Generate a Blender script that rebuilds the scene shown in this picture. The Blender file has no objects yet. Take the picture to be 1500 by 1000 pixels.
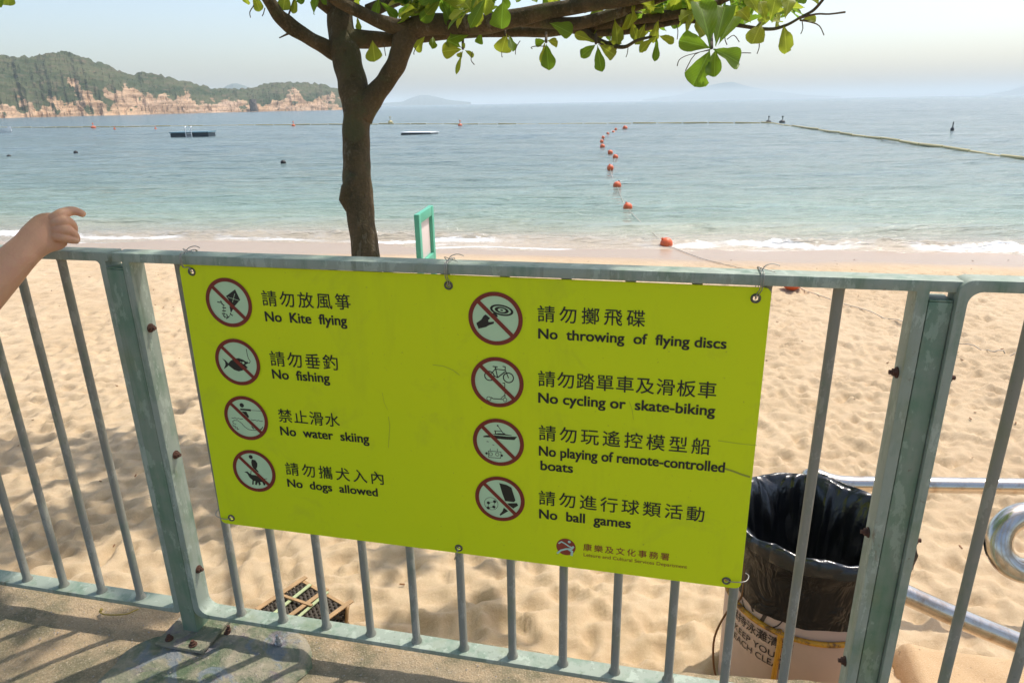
import bpy, bmesh, math, random
import numpy as np
from mathutils import Vector, Matrix

# ------------------------------------------------------------------ camera, sky, sun, exposure
SC = bpy.context.scene
COL = SC.collection
RAD = math.radians
random.seed(7)
rng = np.random.default_rng(11)

FPX, PIT, ROLL = 1004.645, 0.333855, -0.017378      # focal length in photo pixels (1500 wide), pitch, roll
CAM = Vector((0, 0, 1.47))
FW = Vector((0, math.cos(PIT), -math.sin(PIT)))
_U = Vector((0, math.sin(PIT), math.cos(PIT)))
_R = Vector((1, 0, 0))
RT = _R * math.cos(ROLL) + _U * math.sin(ROLL)
UP = _U * math.cos(ROLL) - _R * math.sin(ROLL)
cd = bpy.data.cameras.new('camera')
cam = bpy.data.objects.new('camera', cd)
COL.objects.link(cam)
cd.sensor_width = 36
cd.lens = FPX / 1500 * 36
cd.clip_start = 0.05
cd.clip_end = 40000
cam.matrix_world = Matrix(((RT.x, UP.x, -FW.x, CAM.x), (RT.y, UP.y, -FW.y, CAM.y), (RT.z, UP.z, -FW.z, CAM.z), (0, 0, 0, 1)))
SC.camera = cam

SUN_EL = RAD(62)
SUN_AZ_VEC = Vector((0.80, 0.60, 0)).normalized()     # horizontal direction towards the sun
W = bpy.data.worlds.new('World')
SC.world = W
W.use_nodes = True
nt = W.node_tree
nt.nodes.clear()
sky = nt.nodes.new('ShaderNodeTexSky')
sky.sky_type = 'NISHITA'
sky.sun_disc = False
sky.sun_elevation = SUN_EL
sky.sun_rotation = math.atan2(SUN_AZ_VEC.x, SUN_AZ_VEC.y)
sky.altitude = 0
sky.air_density = 1.0
sky.dust_density = 2.6
sky.ozone_density = 1.0
bg = nt.nodes.new('ShaderNodeBackground')
bg.inputs['Strength'].default_value = 0.15
wo = nt.nodes.new('ShaderNodeOutputWorld')
nt.links.new(sky.outputs[0], bg.inputs[0])
nt.links.new(bg.outputs[0], wo.inputs[0])

sl = bpy.data.lights.new('sun', 'SUN')
sl.energy = 2.8
sl.angle = RAD(0.8)
sl.color = (1.0, 0.94, 0.85)
sun = bpy.data.objects.new('sun', sl)
COL.objects.link(sun)
sun_dir = (SUN_AZ_VEC * math.cos(SUN_EL) + Vector((0, 0, math.sin(SUN_EL)))).normalized()
sun.rotation_euler = sun_dir.to_track_quat('Z', 'Y').to_euler()
SC.view_settings.view_transform = 'Standard'
SC.view_settings.look = 'None'
SC.view_settings.exposure = 0.54
SC.view_settings.gamma = 1.0
SC.view_settings.use_curve_mapping = False
SC.cycles.max_bounces = 8
SC.cycles.transparent_max_bounces = 12
SC.cycles.volume_bounces = 1

# ------------------------------------------------------------------ helpers
def link(o, parent=None):
    COL.objects.link(o)
    if parent is not None:
        o.parent = parent
    return o

def tag(o, label=None, cat=None, group=None, kind=None):
    if label: o['label'] = label
    if cat: o['category'] = cat
    if group: o['group'] = group
    if kind: o['kind'] = kind
    return o

def empty(name, loc=(0, 0, 0)):
    o = bpy.data.objects.new(name, None)
    o.location = loc
    o.empty_display_size = 0.1
    COL.objects.link(o)
    return o

def mesh_obj(name, verts, faces, mat=None, parent=None, smooth=False):
    m = bpy.data.meshes.new(name)
    m.from_pydata([tuple(v) for v in verts], [], [tuple(f) for f in faces])
    if smooth:
        m.polygons.foreach_set('use_smooth', [True] * len(m.polygons))
    m.update()
    if mat: m.materials.append(mat)
    o = bpy.data.objects.new(name, m)
    link(o)
    if parent is not None:
        o.parent = parent
        o.matrix_parent_inverse = Matrix.Translation(parent.location).inverted()
    return o

def at(px, py, Z):
    """world point at camera depth Z along the ray through photo pixel (px, py)"""
    return CAM + RT * ((px - 750) / FPX * Z) - UP * ((py - 500) / FPX * Z) + FW * Z

def ray(px, py):
    return (RT * ((px - 750) / FPX) - UP * ((py - 500) / FPX) + FW).normalized()

def on_z(px, py, z):
    d = ray(px, py)
    return CAM + d * ((z - CAM.z) / d.z)

# fence frame: u along the fence to the right, n towards the camera
FU = Vector((0.97509748, -0.2217767, 0))
FN = Vector((-0.2217767, -0.97509748, 0))
P0 = Vector((-0.78983601, 1.60802411, 0))
def fp(u, z, n=0.0):
    return P0 + FU * u + FN * n + Vector((0, 0, z))
def on_f(px, py, n=0.0):
    d = ray(px, py)
    t = ((P0 + FN * n - CAM).dot(FN)) / d.dot(FN)
    q = CAM + d * t
    return (q - P0).dot(FU), q.z

def V(*a): return Vector(a)

class MB:
    def __init__(s): s.v = []; s.f = []
    def add(s, vs, fs):
        b = len(s.v)
        s.v += [tuple(x) for x in vs]
        s.f += [tuple(i + b for i in f) for f in fs]
    def box(s, o, a, b, c):
        """box from corner o with edge vectors a, b, c"""
        o, a, b, c = map(Vector, (o, a, b, c))
        vs = [o, o + a, o + a + b, o + b, o + c, o + a + c, o + a + b + c, o + b + c]
        fs = [(0, 3, 2, 1), (4, 5, 6, 7), (0, 1, 5, 4), (1, 2, 6, 5), (2, 3, 7, 6), (3, 0, 4, 7)]
        if a.cross(b).dot(c) < 0: fs = [tuple(reversed(f)) for f in fs]
        s.add(vs, fs)
    def tube(s, pts, rad, n=10, caps=True, wob=0.0, seed=0):
        pts = [Vector(p) for p in pts]
        if not hasattr(rad, '__len__'): rad = [rad] * len(pts)
        rr = random.Random(seed)
        T = []
        for i in range(len(pts)):
            a = pts[max(0, i - 1)]; b = pts[min(len(pts) - 1, i + 1)]
            T.append((b - a).normalized())
        x = T[0].orthogonal().normalized()
        vs = []
        ph = [rr.uniform(0, 6.28) for _ in range(4)]
        for i, p in enumerate(pts):
            t = T[i]
            x = (x - t * x.dot(t)).normalized()
            y = t.cross(x)
            for k in range(n):
                a = 2 * math.pi * k / n
                r = rad[i]
                if wob:
                    r *= 1 + wob * (math.sin(2 * a + ph[0] + i * .35) * .5 + math.sin(3 * a + ph[1] - i * .5) * .35 + math.sin(a + ph[2] + i * .9) * .4)
                vs.append(p + (x * math.cos(a) + y * math.sin(a)) * r)
        fs = []
        for i in range(len(pts) - 1):
            for k in range(n):
                k2 = (k + 1) % n
                fs.append((i * n + k, i * n + k2, (i + 1) * n + k2, (i + 1) * n + k))
        if caps:
            fs.append(tuple(reversed(range(n))))
            fs.append(tuple((len(pts) - 1) * n + k for k in range(n)))
        s.add(vs, fs)
    def lathe(s, prof, c=(0, 0, 0), n=24, cap=False):
        c = Vector(c)
        vs = [c + Vector((r * math.cos(2 * math.pi * k / n), r * math.sin(2 * math.pi * k / n), z)) for r, z in prof for k in range(n)]
        fs = [(i * n + k, i * n + (k + 1) % n, (i + 1) * n + (k + 1) % n, (i + 1) * n + k) for i in range(len(prof) - 1) for k in range(n)]
        if cap:
            fs.append(tuple(reversed(range(n)))); fs.append(tuple((len(prof) - 1) * n + k for k in range(n)))
        s.add(vs, fs)
    def build(s, name, mat=None, parent=None, smooth=False, bevel=0, seg=2, auto=None):
        o = mesh_obj(name, s.v, s.f, mat, parent, smooth)
        if bevel:
            bmx = bmesh.new(); bmx.from_mesh(o.data)
            bmesh.ops.bevel(bmx, geom=[e for e in bmx.edges if len(e.link_faces) == 2 and e.calc_face_angle(0) > 0.5], offset=bevel, segments=seg, profile=0.6, affect='EDGES')
            bmx.to_mesh(o.data); bmx.free()
        if auto is not None:
            o.data.polygons.foreach_set('use_smooth', [True] * len(o.data.polygons))
            o.data.set_sharp_from_angle(angle=auto)
        return o

def catmull(pts, k=6):
    """dense smooth version of a list of tuples"""
    P = np.array([np.array(p, float) for p in pts])
    out = []
    for i in range(len(P) - 1):
        p0 = P[max(0, i - 1)]; p1 = P[i]; p2 = P[i + 1]; p3 = P[min(len(P) - 1, i + 2)]
        for j in range(k):
            t = j / k
            out.append(.5 * ((2 * p1) + (-p0 + p2) * t + (2 * p0 - 5 * p1 + 4 * p2 - p3) * t * t + (-p0 + 3 * p1 - 3 * p2 + p3) * t ** 3))
    out.append(P[-1])
    return out

# vectorised value noise
_tab = np.random.default_rng(5).random((256, 256))
def vnoise(x, y):
    xi = np.floor(x).astype(int); yi = np.floor(y).astype(int)
    fx = x - xi; fy = y - yi
    fx = fx * fx * fx * (fx * (fx * 6 - 15) + 10); fy = fy * fy * fy * (fy * (fy * 6 - 15) + 10)
    a = _tab[xi & 255, yi & 255]; b = _tab[(xi + 1) & 255, yi & 255]
    c = _tab[xi & 255, (yi + 1) & 255]; d = _tab[(xi + 1) & 255, (yi + 1) & 255]
    return (a * (1 - fx) + b * fx) * (1 - fy) + (c * (1 - fx) + d * fx) * fy - .5
def fbm(x, y, o=4, g=.5):
    s = 0; a = 1
    for i in range(o):
        s = s + a * vnoise(x * 2 ** i + 17.3 * i, y * 2 ** i + 9.1 * i); a *= g
    return s

def grid_obj(name, X, Y, Z, mat, smooth=True, parent=None):
    r, c = X.shape
    co = np.stack([X, Y, Z], -1).reshape(-1, 3).astype(np.float32)
    idx = np.arange(r * c).reshape(r, c)
    q = np.stack([idx[:-1, :-1], idx[:-1, 1:], idx[1:, 1:], idx[1:, :-1]], -1).reshape(-1, 4).astype(np.int32)
    m = bpy.data.meshes.new(name)
    m.vertices.add(len(co)); m.vertices.foreach_set('co', co.ravel())
    m.loops.add(q.size); m.loops.foreach_set('vertex_index', q.ravel())
    m.polygons.add(len(q)); m.polygons.foreach_set('loop_start', np.arange(0, q.size, 4, dtype=np.int32))
    m.polygons.foreach_set('use_smooth', np.full(len(q), smooth))
    m.update(calc_edges=True); m.validate()
    m.materials.append(mat)
    o = bpy.data.objects.new(name, m)
    link(o, parent)
    return o

# ------------------------------------------------------------------ materials
class NT:
    def __init__(s, name):
        s.m = bpy.data.materials.new(name); s.m.use_nodes = True
        s.t = s.m.node_tree; s.n = s.t.nodes
        s.b = s.n['Principled BSDF']; s.o = s.n['Material Output']
    def new(s, k, **kw):
        x = s.n.new(k)
        for a, b in kw.items(): setattr(x, a, b)
        return x
    def l(s, a, b): s.t.links.new(a, b)
    def val(s, x, i):
        if hasattr(x, 'is_linked') or hasattr(x, 'links'): s.l(x, i)
        else: i.default_value = x
    def pos(s, obj=False):
        if obj: return s.new('ShaderNodeTexCoord').outputs['Object']
        return s.new('ShaderNodeNewGeometry').outputs['Position']
    def map(s, v, scale=(1, 1, 1), loc=(0, 0, 0), rot=(0, 0, 0)):
        x = s.new('ShaderNodeMapping'); s.l(v, x.inputs['Vector'])
        x.inputs['Scale'].default_value = scale; x.inputs['Location'].default_value = loc; x.inputs['Rotation'].default_value = rot
        return x.outputs[0]
    def noise(s, v, scale, detail=4, rough=.55, dist=0):
        x = s.new('ShaderNodeTexNoise'); s.l(v, x.inputs['Vector'])
        x.inputs['Scale'].default_value = scale; x.inputs['Detail'].default_value = detail
        x.inputs['Roughness'].default_value = rough; x.inputs['Distortion'].default_value = dist
        return x.outputs['Fac']
    def vor(s, v, scale, feature='F1', out='Distance'):
        x = s.new('ShaderNodeTexVoronoi', feature=feature); s.l(v, x.inputs['Vector'])
        x.inputs['Scale'].default_value = scale
        return x.outputs[out]
    def ramp(s, f, stops):
        x = s.new('ShaderNodeValToRGB'); s.l(f, x.inputs[0])
        e = x.color_ramp.elements
        while len(e) < len(stops): e.new(.5)
        for i, (p, c) in enumerate(stops):
            e[i].position = p
            e[i].color = (c, c, c, 1) if not hasattr(c, '__len__') else (*c, 1)
        return x.outputs['Color']
    def mix(s, f, a, b, mode='MIX'):
        x = s.new('ShaderNodeMix', data_type='RGBA', blend_type=mode)
        s.val(f, x.inputs[0])
        for q, i in ((a, x.inputs[6]), (b, x.inputs[7])):
            if isinstance(q, tuple): i.default_value = (*q, 1)
            else: s.l(q, i)
        return x.outputs[2]
    def math(s, op, a, b=0.0, c=None, clamp=False):
        x = s.new('ShaderNodeMath', operation=op, use_clamp=clamp)
        s.val(a, x.inputs[0]); s.val(b, x.inputs[1])
        if c is not None: s.val(c, x.inputs[2])
        return x.outputs[0]
    def bump(s, h, strength=.5, dist=.01, nrm=None):
        x = s.new('ShaderNodeBump'); s.l(h, x.inputs['Height'])
        s.val(strength, x.inputs['Strength']); s.val(dist, x.inputs['Distance'])
        if nrm is not None: s.l(nrm, x.inputs['Normal'])
        return x.outputs[0]
    def col(s, c):
        if isinstance(c, tuple): s.b.inputs['Base Color'].default_value = (*c, 1)
        else: s.l(c, s.b.inputs['Base Color'])
    def set(s, **k):
        for a, b in k.items():
            s.val(b, s.b.inputs[a.replace('_', ' ')])
        return s.m

def plain(name, c, rough=.6, metal=0, var=.12, scale=30, bump=.0):
    t = NT(name); p = t.pos(True)
    n = t.noise(p, scale, 3)
    dk = tuple(x * (1 - var) for x in c); lt = tuple(min(1, x * (1 + var)) for x in c)
    t.col(t.mix(n, dk, lt))
    if bump: t.l(t.bump(n, bump, .003), t.b.inputs['Normal'])
    return t.set(Roughness=rough, Metallic=metal)

# weathered green painted / galvanised fence steel
def fence_mat(name, green, grey, grey_amount, rust=.0):
    t = NT(name); p = t.pos()
    st = t.noise(t.map(p, (30, 30, 4)), 1.0, 6, .65)
    bl = t.noise(p, 14, 5, .6)
    g = t.mix(st, tuple(x * .72 for x in green), tuple(x * 1.25 for x in green))
    f = t.ramp(t.math('ADD', t.math('MULTIPLY', st, .5), t.math('MULTIPLY', bl, .5)), [(.5 - grey_amount * .5, 0.0), (.72 - grey_amount * .45, 1.0)])
    c = t.mix(f, g, grey)
    chip = t.ramp(t.noise(t.map(p, (22, 22, 9)), 1.0, 6, .72), [(.555, 0.), (.575, 1.)])
    c = t.mix(t.math('MULTIPLY', chip, .42), c, tuple(min(1, x * 1.5 + .03) for x in grey))
    drip = t.ramp(t.noise(t.map(p, (55, 55, 1.6)), 1.0, 3, .6), [(.60, 0.), (.72, 1.)])
    c = t.mix(t.math('MULTIPLY', drip, .40), c, (.085, .10, .055))
    ra = t.ramp(t.noise(t.map(p, (16, 16, 5)), 1.0, 5, .7, .4), [(.66, 0.), (.73, 1.)])
    c = t.mix(t.math('MULTIPLY', ra, .65), c, (.17, .085, .035))
    al = t.ramp(t.noise(t.map(p, (7, 7, 3)), 2.0, 4), [(.55, 0.), (.72, 1.)])
    c = t.mix(t.math('MULTIPLY', al, .35), c, (.17, .20, .06))
    sp = t.ramp(t.noise(p, 60, 3, .6), [(.68, 0.), (.76, 1.)])
    c = t.mix(t.math('MULTIPLY', sp, .45 + rust), c, (.13, .07, .035))
    t.col(c)
    fine = t.noise(p, 350, 3)
    t.l(t.bump(t.math('ADD', t.math('MULTIPLY', fine, .6), st), .25, .0012), t.b.inputs['Normal'])
    return t.set(Roughness=t.math('ADD', t.math('MULTIPLY', bl, .3), .42), Metallic=.1)
M_POST = fence_mat('fence_paint', (.105, .215, .128), (.22, .27, .20), .32)
M_RAIL = fence_mat('fence_rail_paint', (.100, .205, .128), (.30, .345, .28), .46)
M_BAR = fence_mat('baluster_paint', (.105, .175, .115), (.24, .235, .19), .55)
M_RUST = plain('rusty_bolt', (.10, .045, .028), .8, .2, .5, 90, .5)
M_STEEL = plain('dull_steel', (.45, .44, .42), .45, .7, .3, 60)
M_WIRE = plain('wire', (.36, .34, .30), .45, .7, .3, 60)

# stainless
t = NT('stainless'); p = t.pos()
n = t.noise(p, 25, 4)
t.col(t.mix(t.ramp(n, [(.5, 0.), (.75, 1.)]), (.66, .60, .52), (.44, .33, .24)))  # warm tint put into the metal colour for the sand it would reflect
M_INOX = t.set(Metallic=1.0, Roughness=t.math('ADD', t.math('MULTIPLY', n, .25), .08))

# sand
t = NT('beach_sand'); p = t.pos()
sep = t.new('ShaderNodeSeparateXYZ'); t.l(p, sep.inputs[0])
# distance from the waterline (positive out to sea)
d = t.math('SUBTRACT', sep.outputs[1], t.math('SUBTRACT', 10.55, t.math('MULTIPLY', sep.outputs[0], .165)))
d = t.math('ADD', d, t.math('MULTIPLY', t.math('SUBTRACT', t.noise(t.map(p, (.35, .6, 1)), 1.0, 3), .5), .9))
n1 = t.noise(p, 1.3, 4); n2 = t.noise(p, 22, 5, .65); n3 = t.noise(p, 420, 2)
c = t.mix(t.ramp(n1, [(.35, 0.), (.65, 1.)]), (.52, .388, .238), (.585, .448, .288))
c = t.mix(t.math('MULTIPLY', t.ramp(n2, [(.42, 1.), (.56, 0.)]), .22), c, (.48, .32, .19))
c = t.mix(t.math('MULTIPLY', t.ramp(n3, [(.56, 0.), (.72, 1.)]), .5), c, (.80, .66, .50))
c = t.mix(t.math('MULTIPLY', t.ramp(n3, [(.28, 1.), (.4, 0.)]), .45), c, (.30, .19, .11))
deb = t.ramp(t.vor(t.map(p, (1, 1, 1)), 26), [(.035, 1.), (.06, 0.)])
deb = t.math('MULTIPLY', deb, t.ramp(t.noise(p, 3, 2), [(.6, 0.), (.7, 1.)]))
damp = t.ramp(t.noise(t.map(p, (.5, .9, 1)), 1.0, 5, .6), [(.52, 0.), (.68, 1.)])
c = t.mix(t.math('MULTIPLY', damp, .30), c, (.42, .29, .175))
c = t.mix(t.math('MULTIPLY', deb, .8), c, (.10, .06, .035))
wet = t.ramp(t.math('ADD', t.math('MULTIPLY', d, .5), 1.0), [(.34, 0.), (.60, 1.)])
c = t.mix(t.math('MULTIPLY', wet, .75), c, (.36, .25, .16))
t.col(c)
t.l(t.bump(t.math('ADD', n3, t.math('MULTIPLY', n2, 2.0)), t.math('MULTIPLY_ADD', wet, -.5, .6), .006), t.b.inputs['Normal'])
M_SAND = t.set(Roughness=t.math('MULTIPLY_ADD', wet, -.68, .95), Specular_IOR_Level=t.math('MULTIPLY_ADD', wet, .25, .25))

# sea
t = NT('sea_water'); p = t.pos()
sep = t.new('ShaderNodeSeparateXYZ'); t.l(p, sep.inputs[0])
d = t.math('SUBTRACT', sep.outputs[1], t.math('SUBTRACT', 10.55, t.math('MULTIPLY', sep.outputs[0], .165)))
wv = t.math('MULTIPLY', t.math('SUBTRACT', t.noise(t.map(p, (.30, .8, 1)), 1.0, 4), .5), 1.3)
d2 = t.math('ADD', d, wv)
lg = t.math('LOGARITHM', t.math('MAXIMUM', t.math('ADD', d2, 1.0), .05), 10.0)   # 0 at shore, 1 at 9 m, 2 at 99 m
c = t.ramp(t.math('MULTIPLY', lg, .4), [(0.0, (.50, .41, .30)), (.12, (.41, .37, .28)), (.20, (.30, .36, .26)), (.30, (.235, .325, .26)),
                                       (.42, (.195, .27, .24)), (.56, (.17, .235, .235)), (.8, (.155, .215, .23)), (1.0, (.14, .20, .225))])
pat = t.noise(t.map(p, (.12, .5, 1)), 1.0, 4)
c = t.mix(t.math('MULTIPLY', t.ramp(pat, [(.4, 0.), (.65, 1.)]), .35), c, (.12, .19, .17))
# foam lines of the small breakers
def band(dd, centre, half):
    return t.math('SUBTRACT', 1.0, t.math('DIVIDE', t.math('ABSOLUTE', t.math('SUBTRACT', dd, centre)), half), clamp=True)
fw = t.math('ADD', d, t.math('MULTIPLY', t.math('SUBTRACT', t.noise(t.map(p, (.5, .5, 1)), 1.0, 2), .5), .9))
fn = t.noise(t.map(p, (5, 9, 5)), 1.0, 5, .7)
seg = t.ramp(t.noise(t.map(p, (.30, 0, 0), (6.1, 0, 0)), 1.0, 3), [(.44, 0.0), (.55, 1.)])
f1 = t.math('MULTIPLY', t.ramp(t.math('ADD', t.math('MULTIPLY', band(fw, .25, .36), .62), t.math('MULTIPLY', fn, .95)), [(.84, 0.), (.96, 1.)]), seg)
f2 = t.ramp(t.math('ADD', t.math('MULTIPLY', band(fw, -.35, .22), .8), t.math('MULTIPLY', fn, .7)), [(.88, 0.), (1.0, 1.)])
foam = t.math('MAXIMUM', f1, t.math('MULTIPLY', f2, .6))
c = t.mix(foam, c, (.86, .87, .86))
t.col(c)
near = t.noise(t.map(p, (1.5, 5.0, 1)), 1.0, 5, .6, .4)
mid = t.noise(t.map(p, (.35, 1.3, 1)), 1.0, 5, .6, .3)
far = t.noise(t.map(p, (.05, .22, 1)), 1.0, 5, .65, .2)
kf = t.math('MULTIPLY', lg, .5, clamp=True)
b1 = t.bump(near, 1.0, t.math('MULTIPLY_ADD', kf, .14, .07))
b2 = t.bump(mid, 1.0, .38, b1)
b3 = t.bump(far, 1.0, t.math('MULTIPLY', kf, 2.2), b2)
t.l(b3, t.b.inputs['Normal'])
M_SEA = t.set(Roughness=t.math('MAXIMUM', t.math('MULTIPLY', foam, .8), t.math('MULTIPLY_ADD', kf, .12, .06)), IOR=1.33, Specular_IOR_Level=.5)

# headland
t = NT('headland_rock_and_scrub'); p = t.pos()
geo = t.new('ShaderNodeNewGeometry')
at_ = t.new('ShaderNodeAttribute', attribute_name='rock')
pz = t.map(p, (1, .28, 2.2))
n1 = t.noise(pz, .055, 6, .65); n2 = t.noise(pz, .30, 5, .7)
veg = t.mix(t.ramp(n1, [(.35, 0.), (.6, 1.)]), (.030, .055, .022), (.095, .105, .050))
veg = t.mix(t.ramp(n2, [(.5, 0.), (.7, 1.)]), veg, (.15, .115, .075))
crk = t.ramp(t.vor(t.map(p, (1, 1, 2.2), rot=(.5, .6, .4)), .17, 'DISTANCE_TO_EDGE'), [(.0, 0.), (.12, 1.)])
rk = t.mix(n2, (.46, .27, .14), (.66, .46, .28))
rk = t.mix(t.ramp(n1, [(.4, 0.), (.7, 1.)]), rk, (.52, .37, .26))
rk = t.mix(t.math('MULTIPLY', t.ramp(t.noise(t.map(p, (.10, .03, .55), rot=(0, .42, 0)), 1.0, 6, .75), [(.42, 0.), (.56, 1.)]), .85), rk, (.25, .155, .09))
rf = t.ramp(t.math('ADD', at_.outputs['Fac'], t.math('MULTIPLY', t.math('SUBTRACT', n2, .5), .9)), [(.45, 0.), (.55, 1.)])
t.col(t.mix(rf, veg, rk))
t.l(t.bump(n2, .9, 1.5), t.b.inputs['Normal'])
M_HEAD = t.set(Roughness=.95, Specular_IOR_Level=.1)
M_ISLE = plain('far_island', (.07, .10, .08), .95, 0, .3, .01)

# concrete
t = NT('promenade_concrete'); p = t.pos()
n1 = t.noise(p, 2.6, 5, .6); n2 = t.noise(p, 17, 6, .7); n3 = t.noise(p, 190, 4, .7); v = t.vor(p, 130)
c = t.mix(t.ramp(n1, [(.38, 0.), (.62, 1.)]), (.50, .355, .21), (.37, .30, .195))
c = t.mix(t.math('MULTIPLY', t.ramp(n2, [(.42, 0.), (.60, 1.)]), .7), c, (.50, .37, .225))
c = t.mix(t.math('MULTIPLY', t.ramp(t.noise(p, 4.3, 6, .7), [(.49, 0.), (.60, 1.)]), .68), c, (.15, .15, .085))
c = t.mix(t.math('MULTIPLY', t.ramp(n3, [(.55, 0.), (.68, 1.)]), .6), c, (.74, .62, .48))
c = t.mix(t.math('MULTIPLY', t.ramp(n3, [(.32, 1.), (.42, 0.)]), .6), c, (.13, .10, .075))
t.col(c)
t.l(t.bump(t.math('ADD', t.math('MULTIPLY', n3, 1.0), t.math('MULTIPLY', n2, 2.0)), .9, .009), t.b.inputs['Normal'])
M_CONC = t.set(Roughness=.93, Specular_IOR_Level=.25)
t = NT('mortar_mound'); p = t.pos()
n1 = t.noise(p, 11, 5, .6, .6); n2 = t.noise(p, 60, 5, .7)
c = t.mix(t.ramp(n1, [(.38, 0.), (.6, 1.)]), (.12, .16, .085), (.36, .31, .22))
c = t.mix(t.math('MULTIPLY', t.ramp(t.noise(t.map(p, (1, 1, 1), (3, 1, 0)), 9, 4, .6, 1.0), [(.54, 0.), (.62, 1.)]), .75), c, (.19, .225, .26))
c = t.mix(t.math('MULTIPLY', t.ramp(t.noise(t.map(p, (1, 1, 1), (7, 4, 0)), 12, 4, .6, 1.0), [(.58, 0.), (.66, 1.)]), .6), c, (.20, .15, .18))
c = t.mix(t.math('MULTIPLY', t.ramp(n2, [(.55, 0.), (.7, 1.)]), .5), c, (.52, .46, .36))
t.col(c)
t.l(t.bump(t.math('ADD', n2, n1), 1.0, .014), t.b.inputs['Normal'])
M_MORT = t.set(Roughness=.9)

# sign panel
t = NT('sign_lime_paint'); p = t.pos()
n1 = t.noise(p, 2.2, 4); n2 = t.noise(t.map(p, (9, 9, 2.2)), 1.0, 5, .7); n3 = t.noise(p, 120, 3)
c = t.mix(n1, (.62, .77, .004), (.71, .77, .005))
c = t.mix(t.math('MULTIPLY', t.ramp(n2, [(.55, 0.), (.78, 1.)]), .22), c, (.40, .44, .03))
c = t.mix(t.math('MULTIPLY', t.ramp(t.noise(p, 7, 5, .7, .5), [(.56, 0.), (.72, 1.)]), .20), c, (.36, .38, .05))
c = t.mix(t.math('MULTIPLY', t.ramp(n3, [(.70, 0.), (.76, 1.)]), .35), c, (.22, .22, .05))
t.col(c)
t.l(t.bump(t.noise(p, 3.5, 2), .15, .004), t.b.inputs['Normal'])
M_SIGN = t.set(Roughness=t.math('MULTIPLY_ADD', n2, .2, .45), Specular_IOR_Level=.3)
M_INK = plain('black_print', (.012, .014, .010), .45)
M_DISC = plain('pale_green_print', (.50, .70, .42), .4, 0, .06)
M_RING = plain('dark_red_print', (.20, .022, .012), .4, 0, .15)
M_LRED = plain('logo_red_print', (.26, .04, .02), .4)
M_LCY = plain('logo_pale_print', (.45, .66, .55), .4)
M_SCR = plain('scratch_mark', (.46, .53, .02), .6)
M_SCRD = plain('dark_smear', (.30, .33, .03), .6)
M_EYE = plain('grommet_metal', (.13, .12, .10), .5, .6, .3)

# bark and leaves
t = NT('bark'); p = t.pos()
n1 = t.noise(t.map(p, (9, 9, 3)), 1.0, 5, .65); n2 = t.noise(p, 70, 5, .7)
vv = t.ramp(t.vor(t.map(p, (20, 20, 7)), 1.0), [(.05, 0.), (.2, 1.)])
c = t.mix(t.ramp(n1, [(.35, 0.), (.65, 1.)]), (.060, .046, .022), (.125, .088, .046))
c = t.mix(t.math('MULTIPLY', t.ramp(n2, [(.5, 0.), (.7, 1.)]), .5), c, (.19, .135, .08))
c = t.mix(t.math('MULTIPLY', t.ramp(t.noise(p, 6, 4), [(.52, 0.), (.62, 1.)]), .6), c, (.10, .10, .045))
c = t.mix(t.math('MULTIPLY', t.ramp(t.noise(t.map(p, (14, 14, 5), (3, 0, 0)), 1.0, 5, .7), [(.60, 0.), (.64, 1.)]), .55), c, (.21, .18, .13))
t.col(c)
t.l(t.bump(t.math('ADD', t.math('ADD', n2, t.math('MULTIPLY', n1, 1.5)), t.math('MULTIPLY', vv, .8)), 1.0, .014), t.b.inputs['Normal'])
M_BARK = t.set(Roughness=.85, Specular_IOR_Level=.3)
M_TWIG = plain('twig_bark', (.10, .07, .04), .8)

def leaf_mat(name, a, b, tr):
    t = NT(name); oc = t.new('ShaderNodeTexCoord').outputs['Object']
    oi = t.new('ShaderNodeObjectInfo')
    sep = t.new('ShaderNodeSeparateXYZ'); t.l(oc, sep.inputs[0])
    ax = t.math('ABSOLUTE', sep.outputs[0])
    mid = t.ramp(ax, [(.012, 1.), (.03, 0.)])
    # side veins
    w = t.math('SINE', t.math('MULTIPLY', t.math('SUBTRACT', sep.outputs[1], t.math('MULTIPLY', ax, .9)), 62.0))
    vein = t.math('MULTIPLY', t.ramp(w, [(.86, 0.), (1.0, 1.)]), .55)
    vein = t.math('MAXIMUM', mid, vein)
    nn = t.noise(t.map(oc, (3, 3, 3)), 1.0, 4)
    g = t.new('ShaderNodeNewGeometry')
    c = t.mix(t.math('ADD', t.math('MULTIPLY', oi.outputs['Random'], .7), t.math('MULTIPLY', nn, .4)), a, b)
    blot = t.ramp(t.noise(t.map(oc, (7, 7, 7)), 1.0, 3), [(.62, 0.), (.72, 1.)])
    c = t.mix(t.math('MULTIPLY', blot, .5), c, (.20, .15, .03))
    c = t.mix(vein, c, tuple(min(1, x * 1.9 + .02) for x in b))
    t.col(c)
    t.set(Roughness=.42, Specular_IOR_Level=.4)
    t.l(t.bump(vein, .3, .01), t.b.inputs['Normal'])
    tb = t.new('ShaderNodeBsdfTranslucent')
    tc = t.mix(.5, c, tr)
    t.l(tc, tb.inputs['Color'])
    ms = t.new('ShaderNodeMixShader'); ms.inputs[0].default_value = .62
    t.l(t.b.outputs[0], ms.inputs[1]); t.l(tb.outputs[0], ms.inputs[2]); t.l(ms.outputs[0], t.o.inputs['Surface'])
    return t.m
M_LEAF = leaf_mat('sea_almond_leaf', (.038, .085, .012), (.10, .18, .022), (.30, .50, .02))
M_LEAFY = leaf_mat('sea_almond_leaf_yellowing', (.09, .15, .018), (.21, .25, .03), (.52, .60, .04))

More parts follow.
